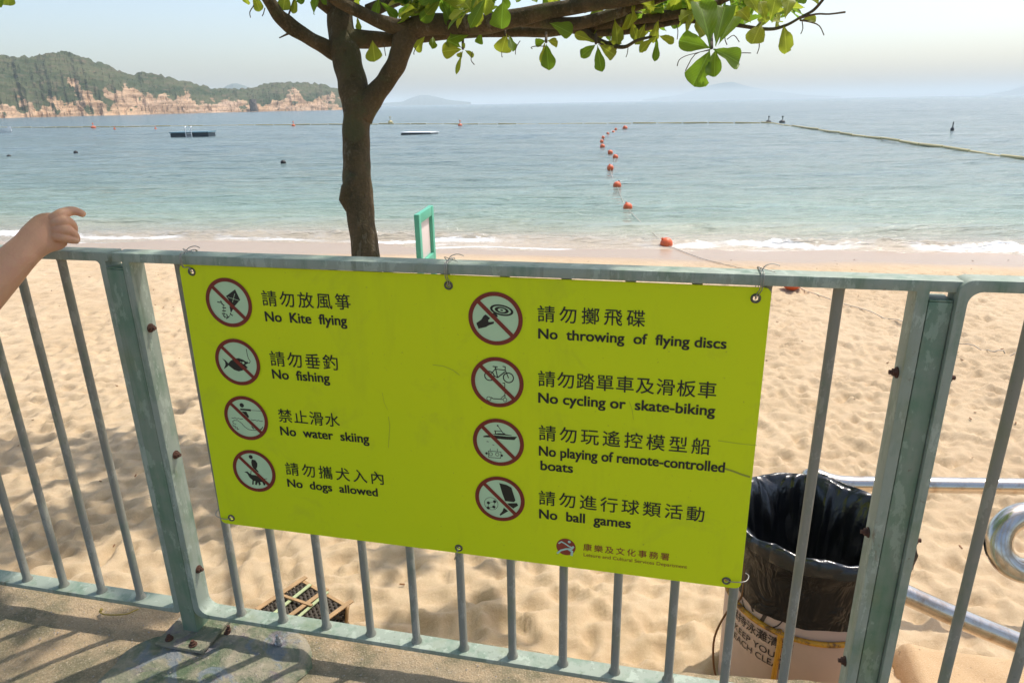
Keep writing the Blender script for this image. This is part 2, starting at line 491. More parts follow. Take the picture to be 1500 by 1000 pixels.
M_SKIN = NT('skin'); p = M_SKIN.pos()
_n = M_SKIN.noise(p, 28, 4); _n2 = M_SKIN.noise(p, 240, 4)
_m = M_SKIN.ramp(M_SKIN.noise(p, 55, 4, .65), [(.45, 0.), (.65, 1.)])
M_SKIN.col(M_SKIN.mix(M_SKIN.math('MULTIPLY', _m, .35), M_SKIN.mix(_n, (.56, .285, .155), (.66, .365, .22)), (.60, .27, .18)))
_cr = M_SKIN.math('ABSOLUTE', M_SKIN.math('SUBTRACT', M_SKIN.noise(M_SKIN.map(p, (60, 60, 150)), 1.0, 3, .6, .5), .5))
M_SKIN.l(M_SKIN.bump(_cr, .25, .0018, M_SKIN.bump(_n2, .35, .0016, M_SKIN.bump(_n, .5, .004))), M_SKIN.b.inputs['Normal'])
M_SKIN = M_SKIN.set(Roughness=.5, Subsurface_Weight=.12, Subsurface_Radius=(.02, .008, .004), Subsurface_Scale=.4)
M_NAIL = plain('fingernail', (.62, .36, .28), .3)

# bin
t = NT('bin_bag_plastic'); p = t.pos()
n1 = t.noise(t.map(p, (16, 16, 6)), 1.0, 4, .6, .8); n2 = t.noise(p, 45, 4, .6, 1.5)
t.col((.008, .009, .011))
r1 = t.math('ABSOLUTE', t.math('SUBTRACT', t.noise(t.map(p, (6, 6, 3.2)), 1.0, 2, .5, .5), .5))
t.l(t.bump(t.noise(p, 30, 3, .6, 1.2), .35, .006, t.bump(r1, .9, .07)), t.b.inputs['Normal'])
M_BAG = t.set(Roughness=.24, Specular_IOR_Level=.7)
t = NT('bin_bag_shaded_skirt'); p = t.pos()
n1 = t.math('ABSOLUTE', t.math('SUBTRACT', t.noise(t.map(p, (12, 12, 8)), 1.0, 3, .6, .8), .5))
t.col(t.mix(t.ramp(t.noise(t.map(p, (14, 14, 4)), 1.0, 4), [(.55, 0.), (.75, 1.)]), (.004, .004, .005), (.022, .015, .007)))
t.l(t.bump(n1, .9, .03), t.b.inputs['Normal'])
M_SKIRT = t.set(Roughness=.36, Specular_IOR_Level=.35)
M_BINB = plain('bin_beige', (.60, .445, .365), .6, 0, .16, 6, .2)
M_BTXT = plain('bin_print', (.05, .035, .03), .6)
t = NT('weathered_yellow_hose'); p = t.pos()
f = t.ramp(t.noise(p, 22, 4, .7), [(.5, 0.), (.62, 1.)])
t.col(t.mix(f, (.62, .30, .02), (.16, .07, .02)))
M_HOSE = t.set(Roughness=.5)
M_RUSTW = plain('rusty_wire', (.20, .09, .03), .7, .1, .5, 60)

M_WICK = plain('dark_wicker', (.055, .042, .030), .7, 0, .6, 25, .5)
M_BAMB = plain('bamboo_strip_tan', (.40, .25, .12), .6, 0, .35, 22, .3)
M_BAMG = plain('bamboo_strip_green', (.42, .47, .25), .6, 0, .25, 22, .3)
M_BEACHG = plain('beach_sign_green', (.10, .42, .28), .5, 0, .12, 6)
M_BEACHW = plain('beach_sign_paper', (.72, .62, .58), .6, 0, .1, 3)
M_BUOY = plain('orange_buoy', (.72, .13, .035), .45, 0, .12, 12)
M_BUOYY = plain('yellow_boom_float', (.50, .42, .20), .6, 0, .35, 3)
M_DARK = plain('dark_float', (.02, .025, .03), .6)
M_WHITE = plain('white_paint', (.78, .78, .76), .5, 0, .06, 5)
M_RAFT = plain('raft_hull', (.012, .03, .045), .6)
M_DECK = plain('raft_deck', (.10, .20, .24), .6)
M_HAIR = plain('dark_hair', (.012, .010, .009), .6)
M_ROPE = plain('rope', (.52, .45, .36), .8)
M_TWY = plain('yellow_twig', (.38, .27, .06), .7, 0, .3, 60)
M_STONE = plain('pebble_stone', (.38, .33, .28), .8, 0, .4, 40, .4)

# ------------------------------------------------------------------ terrain: sand
SEA = -0.62
def shore(x):            # y of the waterline
    return 10.55 - .165 * x
def axis(segs):
    out = []
    for a, b, s0, s1 in segs:
        x = a
        while x < b:
            out.append(x)
            f = (x - a) / (b - a); x += s0 + (s1 - s0) * f
    out.append(segs[-1][1])
    return np.array(out)
xs = np.concatenate([-axis([(3.6, 9, .022, .09), (9, 60, .3, 5)])[::-1], axis([(-3.6 + .022, 4.4, .019, .019), (4.4, 12, .022, .1), (12, 60, .3, 5)])])
ys = axis([(1.22, 5.0, .019, .021), (5.0, 11.5, .024, .045), (11.5, 22, .2, 1.0)])
X, Y = np.meshgrid(xs, ys)
D = Y - shore(X)
Z = np.where(D < 0, SEA + .004 - D * .016 + np.clip(-D - 6.5, 0, 3) * .006, SEA - D * .10)
Z = Z + fbm(X * .45, Y * .45, 3) * .05 * np.clip((-D - .8) / 2, 0, 1)
feet = np.zeros_like(X)
dry = np.clip((-D - .9) / .8, 0, 1)
rough = fbm(X * 2.6, Y * 3.6 + 5, 4, .62) * .040 + (.5 - np.abs(fbm(X * 5.2, Y * 8.0 + 5, 3, .6)) * 2) * .026
def stamp(cx, cy, a, L, Wd, dep):
    R = L * 1.5
    i0, i1 = np.searchsorted(ys, [cy - R, cy + R]); j0, j1 = np.searchsorted(xs, [cx - R, cx + R])
    if i1 - i0 < 2 or j1 - j0 < 2: return
    x = X[i0:i1, j0:j1] - cx; y = Y[i0:i1, j0:j1] - cy
    p = (x * math.cos(a) + y * math.sin(a)) / L; q = (-x * math.sin(a) + y * math.cos(a)) / Wd
    r2 = p * p + q * q
    feet[i0:i1, j0:j1] += -dep * np.exp(-r2 ** 1.6 * 1.3) + dep * .42 * np.exp(-(np.sqrt(r2) - 1.35) ** 2 * 7)
for i in range(14000):
    cy = 1.3 + 9.0 * random.random() ** 0.9; cx = random.uniform(-1.25, 1.3) * (cy + 1.5) + .3
    a = random.gauss(.3, .7) if random.random() < .5 else random.uniform(0, 3.14)
    s_ = random.uniform(.7, 1.15)
    stamp(cx, cy, a, .078 * s_, .040 * s_, random.uniform(.009, .021))
fine = fbm(X * 13, Y * 19, 4, .7) * .013
feet = np.clip(feet, -.034, .022)
Z = Z + (feet * 1.0 + rough * .36 + fine) * dry
grid_obj('beach_sand', X, Y, Z, M_SAND)['kind'] = 'structure'
def sand_z(x, y):
    i = int(np.clip(np.searchsorted(ys, y), 0, len(ys) - 1)); j = int(np.clip(np.searchsorted(xs, x), 0, len(xs) - 1))
    return float(Z[i, j])

# ------------------------------------------------------------------ sea
xp = axis([(0, 9, .07, .07), (9, 40, .1, .5), (40, 300, 1.5, 14), (300, 22000, 40, 3000)])
xs2 = np.concatenate([-xp[::-1], xp[1:]])
ys2 = axis([(-1.5, 4.5, .04, .05), (4.5, 30, .055, .3), (30, 120, .35, 1.2), (120, 800, 3, 30), (800, 26000, 60, 3500)])
U_, Dg = np.meshgrid(xs2, ys2)
lim = np.clip(1 - (Dg - 20) / 1000, 0, 1)
Yg = Dg + 10.55 - .165 * U_ * np.clip(1 - Dg / 60, 0, 1)
Xg = U_
amp = np.clip((Dg + .8) / 3, 0, 1)
res = np.clip(Dg / 200, 0, 1)
Zw = SEA + amp * (fbm(Xg * .9, Yg * 2.2, 3, .55) * .030 * (1 - res) + fbm(Xg * .25 + 3, Yg * .9, 3, .5) * .07 * np.clip(1 - Dg / 400, .2, 1) + fbm(Xg * .05, Yg * .18, 2) * .12 * np.clip(Dg / 30, 0, 1))
wob = fbm(Xg * .35 + 9, Xg * 0 + 2.2, 2) * .9
segm = np.clip(vnoise(Xg * .23 + 2.6, Xg * 0 + .5) * 3 + .8, 0, 1)
ridge = np.exp(-((Dg + wob * .7 - .45) / .16) ** 2) * .075 * (.4 + .6 * segm)
ridge2 = np.exp(-((Dg + wob * .5 - 1.9) / .25) ** 2) * .075
ridge3 = np.exp(-((Dg + wob * .9 - 4.6) / .35) ** 2) * .05
Zw = Zw + (ridge * (1 + fbm(Xg * 7, Yg * 9, 3) * .9) + ridge2 + ridge3) 
Zw = np.where(Dg < 0, Zw + .006 - Dg * .004, Zw)
grid_obj('sea', Xg, Yg, Zw, M_SEA)['kind'] = 'structure'

# ------------------------------------------------------------------ headland and far islands
def interp(x, pts):
    return np.interp(x, [p[0] for p in pts], [p[1] for p in pts])
def terrain(name, px0, px1, ncol, nrow, prof, base, D0, depth, rock_top, mat, amp, kind='structure', seed=0, falloff=None):
    pxs = np.linspace(px0, px1, ncol)
    ts = np.linspace(0, 1.5, nrow)
    Xa = np.zeros((nrow, ncol)); Ya = Xa.copy(); Za = Xa.copy(); Ra = Xa.copy()
    for j, px in enumerate(pxs):
        dxy = ray(px, 155); h = Vector((dxy.x, dxy.y, 0)).normalized()
        yr = float(interp(px, prof))
        rr = ray(px, yr)
        slope = rr.z / math.hypot(rr.x, rr.y)
        d0 = D0(px) + float(fbm(np.array(px * .045 + seed), np.array(.7), 4)) * depth * .16
        H = CAM.z + slope * (d0 + depth) - SEA
        if falloff: H *= falloff(px)
        rt = rock_top(px) if rock_top else 0
        for i, tt in enumerate(ts):
            dist = d0 + depth * tt
            if tt < 1:
                k = tt
                cliff = min(1, k / .42)
                z = H * (rt * cliff ** .85 + (1 - rt) * max(0, (k - .22) / .78) ** .8) if rt else H * math.sin(k * math.pi / 2) ** .8
            else:
                z = H * max(-.2, 1 - (tt - 1) * 1.2)
            Xa[i, j] = h.x * dist; Ya[i, j] = h.y * dist; Za[i, j] = z
            Ra[i, j] = 1.08 - (z / max(H, .1)) / max(rt, .01) * .66 if rt else 0
    Al = pxs[None, :] * .62 + np.zeros_like(Za)
    mask = np.clip(np.minimum(ts[:, None] / .05, 1.3), 0, 1) * np.ones_like(Xa)
    if rock_top: Ra = Ra + fbm(Al * .10, Za * .20 + 4 + Al * .03, 5, .62) * .95
    rk = np.clip(Ra * 2 - .9, 0, 1)
    s1 = 1 / amp
    nz = fbm(Al * .035 + 3, Za * .085 + ts[:, None] * 1.5, 6, .6)
    blocky = 1 - 2 * np.abs(fbm((Al + Za * 1.6) * .11 + 5, (Za * 1.6 - Al * .25) * .16, 5, .62)) - .5
    Za = SEA - .3 + Za + mask * amp * (nz * 2.2 * np.clip(Za / 8, .2, 1) + blocky * 2.4 * rk + fbm(Al * .33, Za * .55 + ts[:, None] * 4, 3) * 1.5 * (1 - rk))
    o = grid_obj(name, Xa, Ya, Za, mat, smooth=False)
    a = o.data.attributes.new('rock', 'FLOAT', 'POINT')
    a.data.foreach_set('value', Ra.ravel().astype(np.float32))
    o['kind'] = kind
    return o
ridge_l = [(-1300, 179), (-1100, 150), (-850, 95), (-600, 62), (-400, 60), (-120, 66), (0, 77), (52, 85), (90, 82), (114, 81), (156, 89), (194, 104), (236, 108), (277, 120), (312, 127), (336, 130), (367, 130.5), (381, 127), (399, 120.5), (426, 119), (464, 123), (499, 129), (512, 136), (520, 150)]
rock_l = [(-400, .25), (0, .30), (60, .25), (80, .30), (130, .52), (190, .48), (210, .35), (240, .42), (275, .62), (300, .55), (330, .50), (365, .50), (385, .35), (450, .50), (500, .55), (520, .7)]
def d_head(px):
    return float(interp(px, [(-400, 260), (0, 330), (120, 345), (250, 380), (360, 420), (400, 430), (515, 450)]))
terrain('headland', -1300, 519, 1000, 64, ridge_l, None, d_head, 70, lambda p: .84 * float(interp(p, rock_l)), M_HEAD, 1.0, seed=3)
terrain('far_hill', 322, 382, 40, 14, [(322, 134), (336, 126), (345, 122.5), (352, 122), (362, 125), (372, 131), (382, 136)], None, lambda p: 1500, 150, None, M_ISLE, .6)
terrain('distant_island', 560, 690, 60, 10, [(560, 151), (590, 149), (604, 143), (615, 139.5), (628, 139), (640, 142), (655, 146), (690, 150)], None, lambda p: 3000, 250, None, M_ISLE, .8)
terrain('distant_island', 940, 1230, 60, 10, [(940, 146), (990, 140), (1020, 131), (1050, 122), (1070, 120), (1090, 126), (1130, 134), (1180, 139), (1230, 142)], None, lambda p: 5200, 400, None, M_ISLE, 1.0)
terrain('distant_island', 1440, 1700, 50, 10, [(1440, 139), (1475, 133), (1500, 124), (1540, 116), (1600, 125), (1700, 134)], None, lambda p: 4600, 400, None, M_ISLE, 1.0)
# dark rock body added to stand for the dark cleft in the cliffs
mb = MB()
c0 = on_z(372, 160.6, SEA); dd = Vector((c0.x, c0.y, 0)).normalized(); c0 = dd * 425
rr = random.Random(4)
ring = []
for k in range(7):
    z = SEA - 1 + k * 1.25
    ring.append([(c0.x + math.cos(a) * (2.3 - k * .14 + rr.uniform(-.4, .4)), c0.y + math.sin(a) * (2.6 + rr.uniform(-.5, .5)), z + rr.uniform(-.3, .3)) for a in [i * math.pi / 5 for i in range(10)]])
vs = [v for r_ in ring for v in r_]
fs = [(i * 10 + k, i * 10 + (k + 1) % 10, (i + 1) * 10 + (k + 1) % 10, (i + 1) * 10 + k) for i in range(6) for k in range(10)] + [tuple(60 + k for k in range(10))]
tag(mesh_obj('cleft_rock', vs, fs, plain('dark_cleft_rock', (.10, .08, .065), .9, 0, .5, .5)), 'dark upright rock standing in for the dark cleft in the far cliffs', 'rock')

# haze
mb = MB()
mb.box((-23000, -60, -3.2), (46000, 0, 0), (0, 27500, 0), (0, 0, 63))
hz = mb.build('haze')
hz['kind'] = 'stuff'
hm = bpy.data.materials.new('haze'); hm.use_nodes = True
hn = hm.node_tree; hn.nodes.clear()
pv = hn.nodes.new('ShaderNodeVolumePrincipled'); ho = hn.nodes.new('ShaderNodeOutputMaterial')
pv.inputs['Color'].default_value = (.86, .94, .96, 1)
pv.inputs['Density'].default_value = 0.00042
pv.inputs['Anisotropy'].default_value = 0.0
hn.links.new(pv.outputs[0], ho.inputs['Volume'])
hz.data.materials.append(hm)

# ------------------------------------------------------------------ promenade concrete (top sheet and its wall down to the sand)
us = np.concatenate([np.linspace(-9, -1.6, 12), np.arange(-1.5, 2.9, .012), np.linspace(3, 9, 12)])
ns = np.concatenate([[0, 0, 0], np.arange(0, .42, .012), np.linspace(.45, 7.5, 10)])
Ug, Ng = np.meshgrid(us, ns)
edge = np.interp(us, [-9, -1.2, -.6, 0, .4, 1.1, 1.55, 1.75, 2.4, 9], [-.10, -.10, -.10, -.115, -.115, -.135, -.165, -.175, -.18, -.18]) + fbm(us * 4, us * 0 + 3.3, 4, .6) * .022
top_n = np.maximum(Ng[3:], 0) + edge[None, :] * np.clip(1 - Ng[3:] / .25, 0, 1)
Zc = fbm(Ug[3:] * 5, top_n * 5, 4) * .010 + fbm(Ug[3:] * 38, top_n * 38, 2) * .003 - .002
# footing mound round the left post
def mound(u, n):
    du = (u + .10) / .26; dn = (n - .03) / .19
    r = np.sqrt(du * du + dn * dn) + fbm(u * 6, n * 6, 2) * .35
    return np.clip(1.12 - r, 0, .22) / .22 * .020
rows_n = [edge - .02, edge - .016, edge - .006]
Nn = np.vstack([r[None, :] for r in rows_n] + [top_n])
Zz = np.vstack([np.full((1, len(us)), -.95), (Zc[0] - .05)[None, :], (Zc[0] - .012)[None, :], Zc])
XX = P0.x + FU.x * Ug + FN.x * Nn; YY = P0.y + FU.y * Ug + FN.y * Nn
o = grid_obj('promenade', XX[:, ::-1], YY[:, ::-1], Zz[:, ::-1], M_CONC); o['kind'] = 'structure'

# mortar footing round the left post, a raised patch of its own
c_u, c_n = -.10, .045
mu, mn = np.meshgrid(np.linspace(0, 1, 46), np.linspace(0, 2 * math.pi, 73))
outl = np.interp(mn[:, 0], [0, .5, 1.0, 1.57, 2.2, 2.75, 3.14, 3.6, 4.2, 4.71, 5.4, 6.283], [.33, .34, .30, .27, .30, .24, .165, .135, .12, .105, .16, .33])
outl = outl * (1 + fbm(np.cos(mn[:, 0]) * 3 + 4, np.sin(mn[:, 0]) * 3, 3) * .14)
rr_ = mu * outl[:, None]
Um = c_u + rr_ * np.cos(mn); Nm = c_n + rr_ * np.sin(mn)
Zm = .021 * np.clip((1 - mu) / .08, 0, 1) ** .6 + fbm(Um * 9, Nm * 9, 4) * .012 - .003 + fbm(Um * 40, Nm * 40, 2) * .003
o = grid_obj('mortar_footing', P0.x + FU.x * Um + FN.x * Nm, P0.y + FU.y * Um + FN.y * Nm, Zm, M_MORT)
tag(o, 'stained grey and green mortar patch under the left fence post', 'footing')

# ------------------------------------------------------------------ fence
ZB, ZT = 0.101, 1.127
NF = Vector(FN)
def bar_box(mb, u0, u1, z0, z1, n0=-.025, n1=.025, off=Vector((0, 0, 0))):
    mb.box(fp(u0, z0, n0) + off, FU * (u1 - u0), FN * (n1 - n0), (0, 0, z1 - z0))
def frame_loop(u0, u1, z0, z1, th, ro, n0, n1, dz=0):
    ra = ro if hasattr(ro, '__len__') else (ro,) * 4      # TR, TL, BL, BR
    """closed flat-bar frame with rounded corners as one mesh"""
    def loop(a0, a1, b0, b1, r, k=6):
        pts = []
        for s in range(4):
            r = ra[s]
            cu = (a1 - r, a0 + r, a0 + r, a1 - r)[s]; cz = (b1 - r, b1 - r, b0 + r, b0 + r)[s]
            for i in range(k + 1):
                a = (s + i / k) * math.pi / 2
                pts.append((cu + r * math.cos(a), cz + r * math.sin(a)))
        return pts
    A = loop(u0, u1, z0, z1, ro); B = loop(u0 + th[0], u1 - th[1], z0 + th[2], z1 - th[3], ro)
    n = len(A)
    vs = [fp(u, z + dz, n1) for u, z in A] + [fp(u, z + dz, n1) for u, z in B] + [fp(u, z + dz, n0) for u, z in A] + [fp(u, z + dz, n0) for u, z in B]
    fs = []
    for i in range(n):
        j = (i + 1) % n
        fs += [(i, j, n + j, n + i), (2 * n + j, 2 * n + i, 3 * n + i, 3 * n + j), (j, i, 2 * n + i, 2 * n + j), (n + i, n + j, 3 * n + j, 3 * n + i)]
    return vs, fs
def panel(u0, u1, bars, label, n_off=0.0, dz=0.0, ov0=None, ov1=None, tw0=.020, tw1=.020, ro=.03):
    e = empty('railing', fp((u0 + u1) / 2, 0, n_off))
    tag(e, label, 'fence', 'green steel railing panels along the promenade')
    vs, fs = frame_loop(u0, u1, ZB - .014, ZT + .022, (tw0, tw1, .014, .022), ro, -.025 + n_off, .025 + n_off, dz)
    mb = MB(); mb.add(vs, fs)
    if ov0 is not None: bar_box(mb, ov0, u0 + .032, ZT + dz + .0004, ZT + .0218 + dz, -.0248 + n_off, .0248 + n_off)
    if ov1 is not None: bar_box(mb, u1 - .032, ov1, ZT + dz + .0004, ZT + .0218 + dz, -.0248 + n_off, .0248 + n_off)
    o = mb.build('frame', M_RAIL, e, bevel=.0022, seg=2, auto=RAD(35))
    proto = None
    for u in bars:
        base = fp(u, ZB + dz, n_off)
        if proto is None:
            mb = MB()
            H = ZT - ZB
            mb.tube([V(0, 0, -.002), V(0, 0, .004), V(0, 0, .010), V(0, 0, H * .5), V(0, 0, H - .008), V(0, 0, H + .001)], [.0155, .0145, .0108, .0105, .0106, .0125], 14, False)
            o = mb.build('baluster', M_BAR, None, auto=RAD(50))
            proto = o
        else:
            o = proto.copy(); COL.objects.link(o)
        o.parent = e
        o.matrix_parent_inverse = Matrix.Translation(e.location).inverted()
        o.location = base
    return e
SP = .13283
panel(-.137, 1.612, [i * SP for i in range(12)], 'green railing panel behind the lime sign, between the two posts', 0, 0, -.163, 1.690, .020, .022, (.004, .004, .030, .030))
panel(-1.62, -.187, [-.338 - i * .1358 for i in range(9)], 'green railing panel left of the left post, under the hand', -.004, -.0005, None, -.178, .020, .018, (.010, .010, .020, .014))
panel(1.656, 3.4, [1.793 + i * SP for i in range(12)], 'green railing panel right of the right post, beyond the bin', .010, .0055, None, None, .018, .020, (.024, .024, .024, .024))
def hexbolt(mb, c, ax, r=.009, h=.008):
    ax = Vector(ax).normalized()
    mb.tube([c, c + ax * h * .3], r * 1.35, 14); mb.tube([c + ax * h * .3, c + ax * h], r, 6); mb.tube([c + ax * h, c + ax * h * 1.7], r * .55, 10)
def post(u0, u1, label, plate, bolts, ztop=1.108):
    e = empty('fence_post', fp((u0 + u1) / 2, 0, 0))
    tag(e, label, 'fence post', 'green steel posts of the railing')
    mb = MB(); bar_box(mb, u0 + .0012, u1 - .0012, .012, ztop, -.028, .024)
    mb.build('post_tube', M_POST, e, bevel=.003, auto=RAD(35))
    mb = MB(); bar_box(mb, u0 + .0022, u1 - .0022, ztop + .0005, ztop + .004, -.027, .023)
    mb.build('end_cap', M_POST, e, bevel=.0015, auto=RAD(35))
    if plate:
        mb = MB(); bar_box(mb, u0 - .045, u1 + .06, .022, .032, -.05, .088)
        mb.build('base_plate', M_MORT, e, bevel=.002, auto=RAD(35))
    for (u, z, n, ax) in bolts:
        mb = MB(); hexbolt(mb, fp(u, z, n), ax, .0085, .009)
        mb.build('bolt', M_RUST, e, auto=RAD(40))
ux = tuple(FU)
post(-.187, -.137, 'green left fence post bolted to the stained mortar footing', True,
     [(-.117, .955, -.002, ux), (-.117, .60, -.002, ux), (-.117, .235, -.002, ux), (-.20, .033, .066, (0, 0, 1)), (-.118, .033, .072, (0, 0, 1))])
post(1.612, 1.656, 'green right fence post in front of the black bag of the bin', True,
     [(1.590, .955, -.002, tuple(-FU)), (1.590, .585, -.002, tuple(-FU)), (1.590, .235, -.002, tuple(-FU)), (1.674, .955, .008, ux), (1.674, .585, .008, ux), (1.57, .033, .066, (0, 0, 1)), (1.70, .033, .066, (0, 0, 1))])
# loose anchor bolts in the footing
for k, (px, py) in enumerate(((333, 923), (408, 937))):
    c = on_z(px, py, .026)
    mb = MB(); hexbolt(mb, c - V(0, 0, .012), V(.15 * (1 - 2 * k), .1, 1), .0085, .016)
    tag(mb.build('anchor_bolt', M_RUST if k == 0 else M_STEEL, auto=RAD(40)), ['rusty anchor bolt in the footing just right of the left post', 'bright anchor bolt standing in the footing under the bottom rail'][k], 'bolt')

# ------------------------------------------------------------------ lime sign
SN = .0165      # face of the sign in front of the fence plane
sg = empty('notice_board', fp(.67, .77, SN))
tag(sg, 'lime green beach rules board wired to the railing', 'sign')
def curve_fill(outlines, name, conv):
    cu = bpy.data.curves.new(name, 'CURVE'); cu.dimensions = '2D'; cu.fill_mode = 'BOTH'
    for pts in outlines:
        s_ = cu.splines.new('POLY'); s_.points.add(len(pts) - 1)
        for i, (a, b) in enumerate(pts): s_.points[i].co = (a, b, 0, 1)
        s_.use_cyclic_u = True
    o = bpy.data.objects.new(name, cu); COL.objects.link(o)
    dg = bpy.context.evaluated_depsgraph_get()
    m = bpy.data.meshes.new_from_object(o.evaluated_get(dg))
    bpy.data.objects.remove(o); bpy.data.curves.remove(cu)
    vs = [conv(v.co.x, v.co.y) for v in m.vertices]; fs = [tuple(p.vertices) for p in m.polygons]
    bpy.data.meshes.remove(m)
    return vs, fs
def circle(cx, cy, r, n=36, ry=None):
    return [(cx + r * math.cos(2 * math.pi * i / n), cy + (ry or r) * math.sin(2 * math.pi * i / n)) for i in range(n)]
TLc, TRc, BLc, BRc = (.012, 1.1255), (1.336, 1.1215), (.002, .4155), (1.340, .4120)
def rounded(cs, r=.016, k=5):
    out = []
    n = len(cs)
    for i in range(n):
        p = Vector((*cs[i], 0)); a = (Vector((*cs[i - 1], 0)) - p).normalized(); b = (Vector((*cs[(i + 1) % n], 0)) - p).normalized()
        for j in range(k + 1):
            t_ = j / k
            q = (p + a * r) * (1 - t_) ** 2 + p * 2 * t_ * (1 - t_) + (p + b * r) * t_ ** 2
            out.append((q.x, q.y))
    return out
gro_px = [(281, 398), (657, 418), (1107, 437), (339, 758), (672, 802), (1064, 850)]
gro = [on_f(x, y, SN) for x, y in gro_px]
vs, fs = curve_fill([rounded([TLc, TRc, BRc, BLc])] + [circle(u, z, .0055, 16) for u, z in gro], 'p', lambda a, b: (a, b))
fr = [fp(a, b, SN - .0003) for a, b in vs]; bk = [fp(a, b, SN - .0035) for a, b in vs]
n = len(vs)
ed = {}
for f in fs:
    for i in range(len(f)):
        e_ = (f[i], f[(i + 1) % len(f)]); ed[e_] = ed.get(e_, 0) + 1
side = [(b, a, a + n, b + n) for (a, b) in ed if (b, a) not in ed]
mesh_obj('panel', fr + bk, list(fs) + [tuple(i + n for i in reversed(f)) for f in fs] + side, M_SIGN, sg)
def flat(name, outlines, lift, mat, parent):
    vs, fs = curve_fill(outlines, name, lambda a, b: fp(a, b, SN + lift))
    return mesh_obj(name, vs, fs, mat, parent)
def strokes(pts, w, closed=False):
    """outline polygons (one per segment plus round joints) of a stroked line"""
    out = []
    P = [Vector(p) for p in pts]
    if closed: P.append(P[0])
    for i in range(len(P) - 1):
        d_ = P[i + 1] - P[i]
        if d_.length < 1e-6: continue
        nrm = Vector((-d_.y, d_.x)).normalized() * w / 2; d2_ = d_.normalized() * w * .22
        a, b = P[i] - d2_, P[i + 1] + d2_
        out.append([tuple(a + nrm), tuple(b + nrm), tuple(b - nrm), tuple(a - nrm)])
    return out
def multi_flat(name, polys, lift, mat, parent, surf=None):
    """each polygon fan filled on its own (they may overlap); one mesh"""
    surf = surf or (lambda a, b, l: fp(a, b, SN + l))
    mb = MB()
    for k, pg in enumerate(polys):
        import mathutils
        tri = mathutils.geometry.tessellate_polygon([[Vector((a, b, 0)) for a, b in pg]])
        mb.add([surf(a, b, lift + (k % 7) * 1.2e-5) for a, b in pg], [tuple(t3) for t3 in tri])
    return mb.build(name, mat, parent)
_tc = {}
ENFONT = None
def glyphs(text, bold, font=None):
    """2D verts and faces of a text at size 1"""
    cu = bpy.data.curves.new('t', 'FONT'); cu.body = text; cu.offset = bold; cu.resolution_u = 4
    if font: cu.font = font
    o = bpy.data.objects.new('t', cu); COL.objects.link(o)
    dg = bpy.context.evaluated_depsgraph_get()
    m = bpy.data.meshes.new_from_object(o.evaluated_get(dg))
    v = np.array([(a.co.x, a.co.y) for a in m.vertices]); f = [tuple(p.vertices) for p in m.polygons]
    bpy.data.objects.remove(o); bpy.data.curves.remove(cu); bpy.data.meshes.remove(m)
    return v, f
def write(name, text, u0, z0, u1, z1, cap, mat, parent, bold=.018, lift=.0006, surf=None, per_char=False, wordgap=None):
    """text from (u0,z0) to end (u1,z1) baseline, capital height cap"""
    surf = surf or (lambda a, b, l: fp(a, b, SN + l))
    mb = MB()
    L = u1 - u0
    if per_char:
        nch = len(text); cw = cap * .98; pitch = (L - cw) / max(1, nch - 1)
        for i, ch in enumerate(text):
            v, f = glyphs(ch, 0)
            cx = (v[:, 0].min() + v[:, 0].max()) / 2; sc = cap / .90
            y0 = -.06
            pts = [((a - .5) * sc + u0 + cw / 2 + pitch * i, (b - y0) * sc * .98 + z0 + (z1 - z0) * i / nch) for a, b in v]
            for q_, (ox, oz) in enumerate(((-1, -1), (1, -1), (1, 1), (-1, 1)) if bold else ((0, 0),)):
                mb.add([surf(a + ox * bold * sc * .5, b + oz * bold * sc * .5, lift + q_ * 1.5e-5) for a, b in pts], f)
    else:
        v, f = glyphs(text, 0, ENFONT)
        hv, _h = glyphs('H', 0, ENFONT); capn = hv[:, 1].max()
        x0, x1 = v[:, 0].min(), v[:, 0].max(); sx = L / (x1 - x0)
        sy = cap / capn
        pts = [(u0 + (a - x0) * sx, z0 + (z1 - z0) * (a - x0) / (x1 - x0) + b * sy) for a, b in v]
        k_ = bold * cap
        for q_, (ox, oz) in enumerate(((-1, -.6), (1, -.6), (1, .6), (-1, .6)) if bold else ((0, 0),)):
            mb.add([surf(a + ox * k_, b + oz * k_, lift + q_ * 1.5e-5) for a, b in pts], f)
    return mb.build(name, mat, parent)
CJ = [('請勿放風箏', .220, .4405, 1.0345, .037), ('請勿垂釣', .219, .3945, .8845, .038), ('禁止滑水', .220, .3812, .7360, .036), ('請勿攜犬入內', .219, .4853, .5878, .036),
      ('請勿擲飛碟', .8717, 1.0951, 1.0295, .036), ('請勿踏單車及滑板車', .8722, 1.2486, .8805, .037), ('請勿玩遙控模型船', .8733, 1.2460, .7480, .038), ('請勿進行球類活動', .8727, 1.2464, .5795, .038)]
for tx, u0, u1, z, h in CJ:
    write('chinese_lettering', tx, u0, z, u1, z, h, M_INK, sg, bold=.012, per_char=True)
EN = [('No  Kite  flying', .2215, .4274, .9963, .0235), ('No  fishing', .2190, .3683, .8511, .0235), ('No  water  skiing', .2192, .4548, .6993, .0235), ('No  dogs  allowed', .2185, .4644, .5524, .0225),
      ('No  throwing  of  flying discs', .8726, 1.2602, .9912, .0222), ('No cycling or  skate-biking', .8721, 1.2495, .8405, .0236), ('No playing of remote-controlled', .8731, 1.2797, .7085, .0242),
      ('boats', .8767, .9506, .6717, .0236), ('No  ball  games', .8731, 1.0856, .5418, .0245)]
for tx, u0, u1, z, h in EN:
    write('english_lettering', tx, u0, z, u1, z, h, M_INK, sg, bold=.036)
write('chinese_lettering', '康樂及文化事務署', .9790, .4665, 1.1770, .4665, .0195, M_LRED, sg, bold=.01, per_char=True)
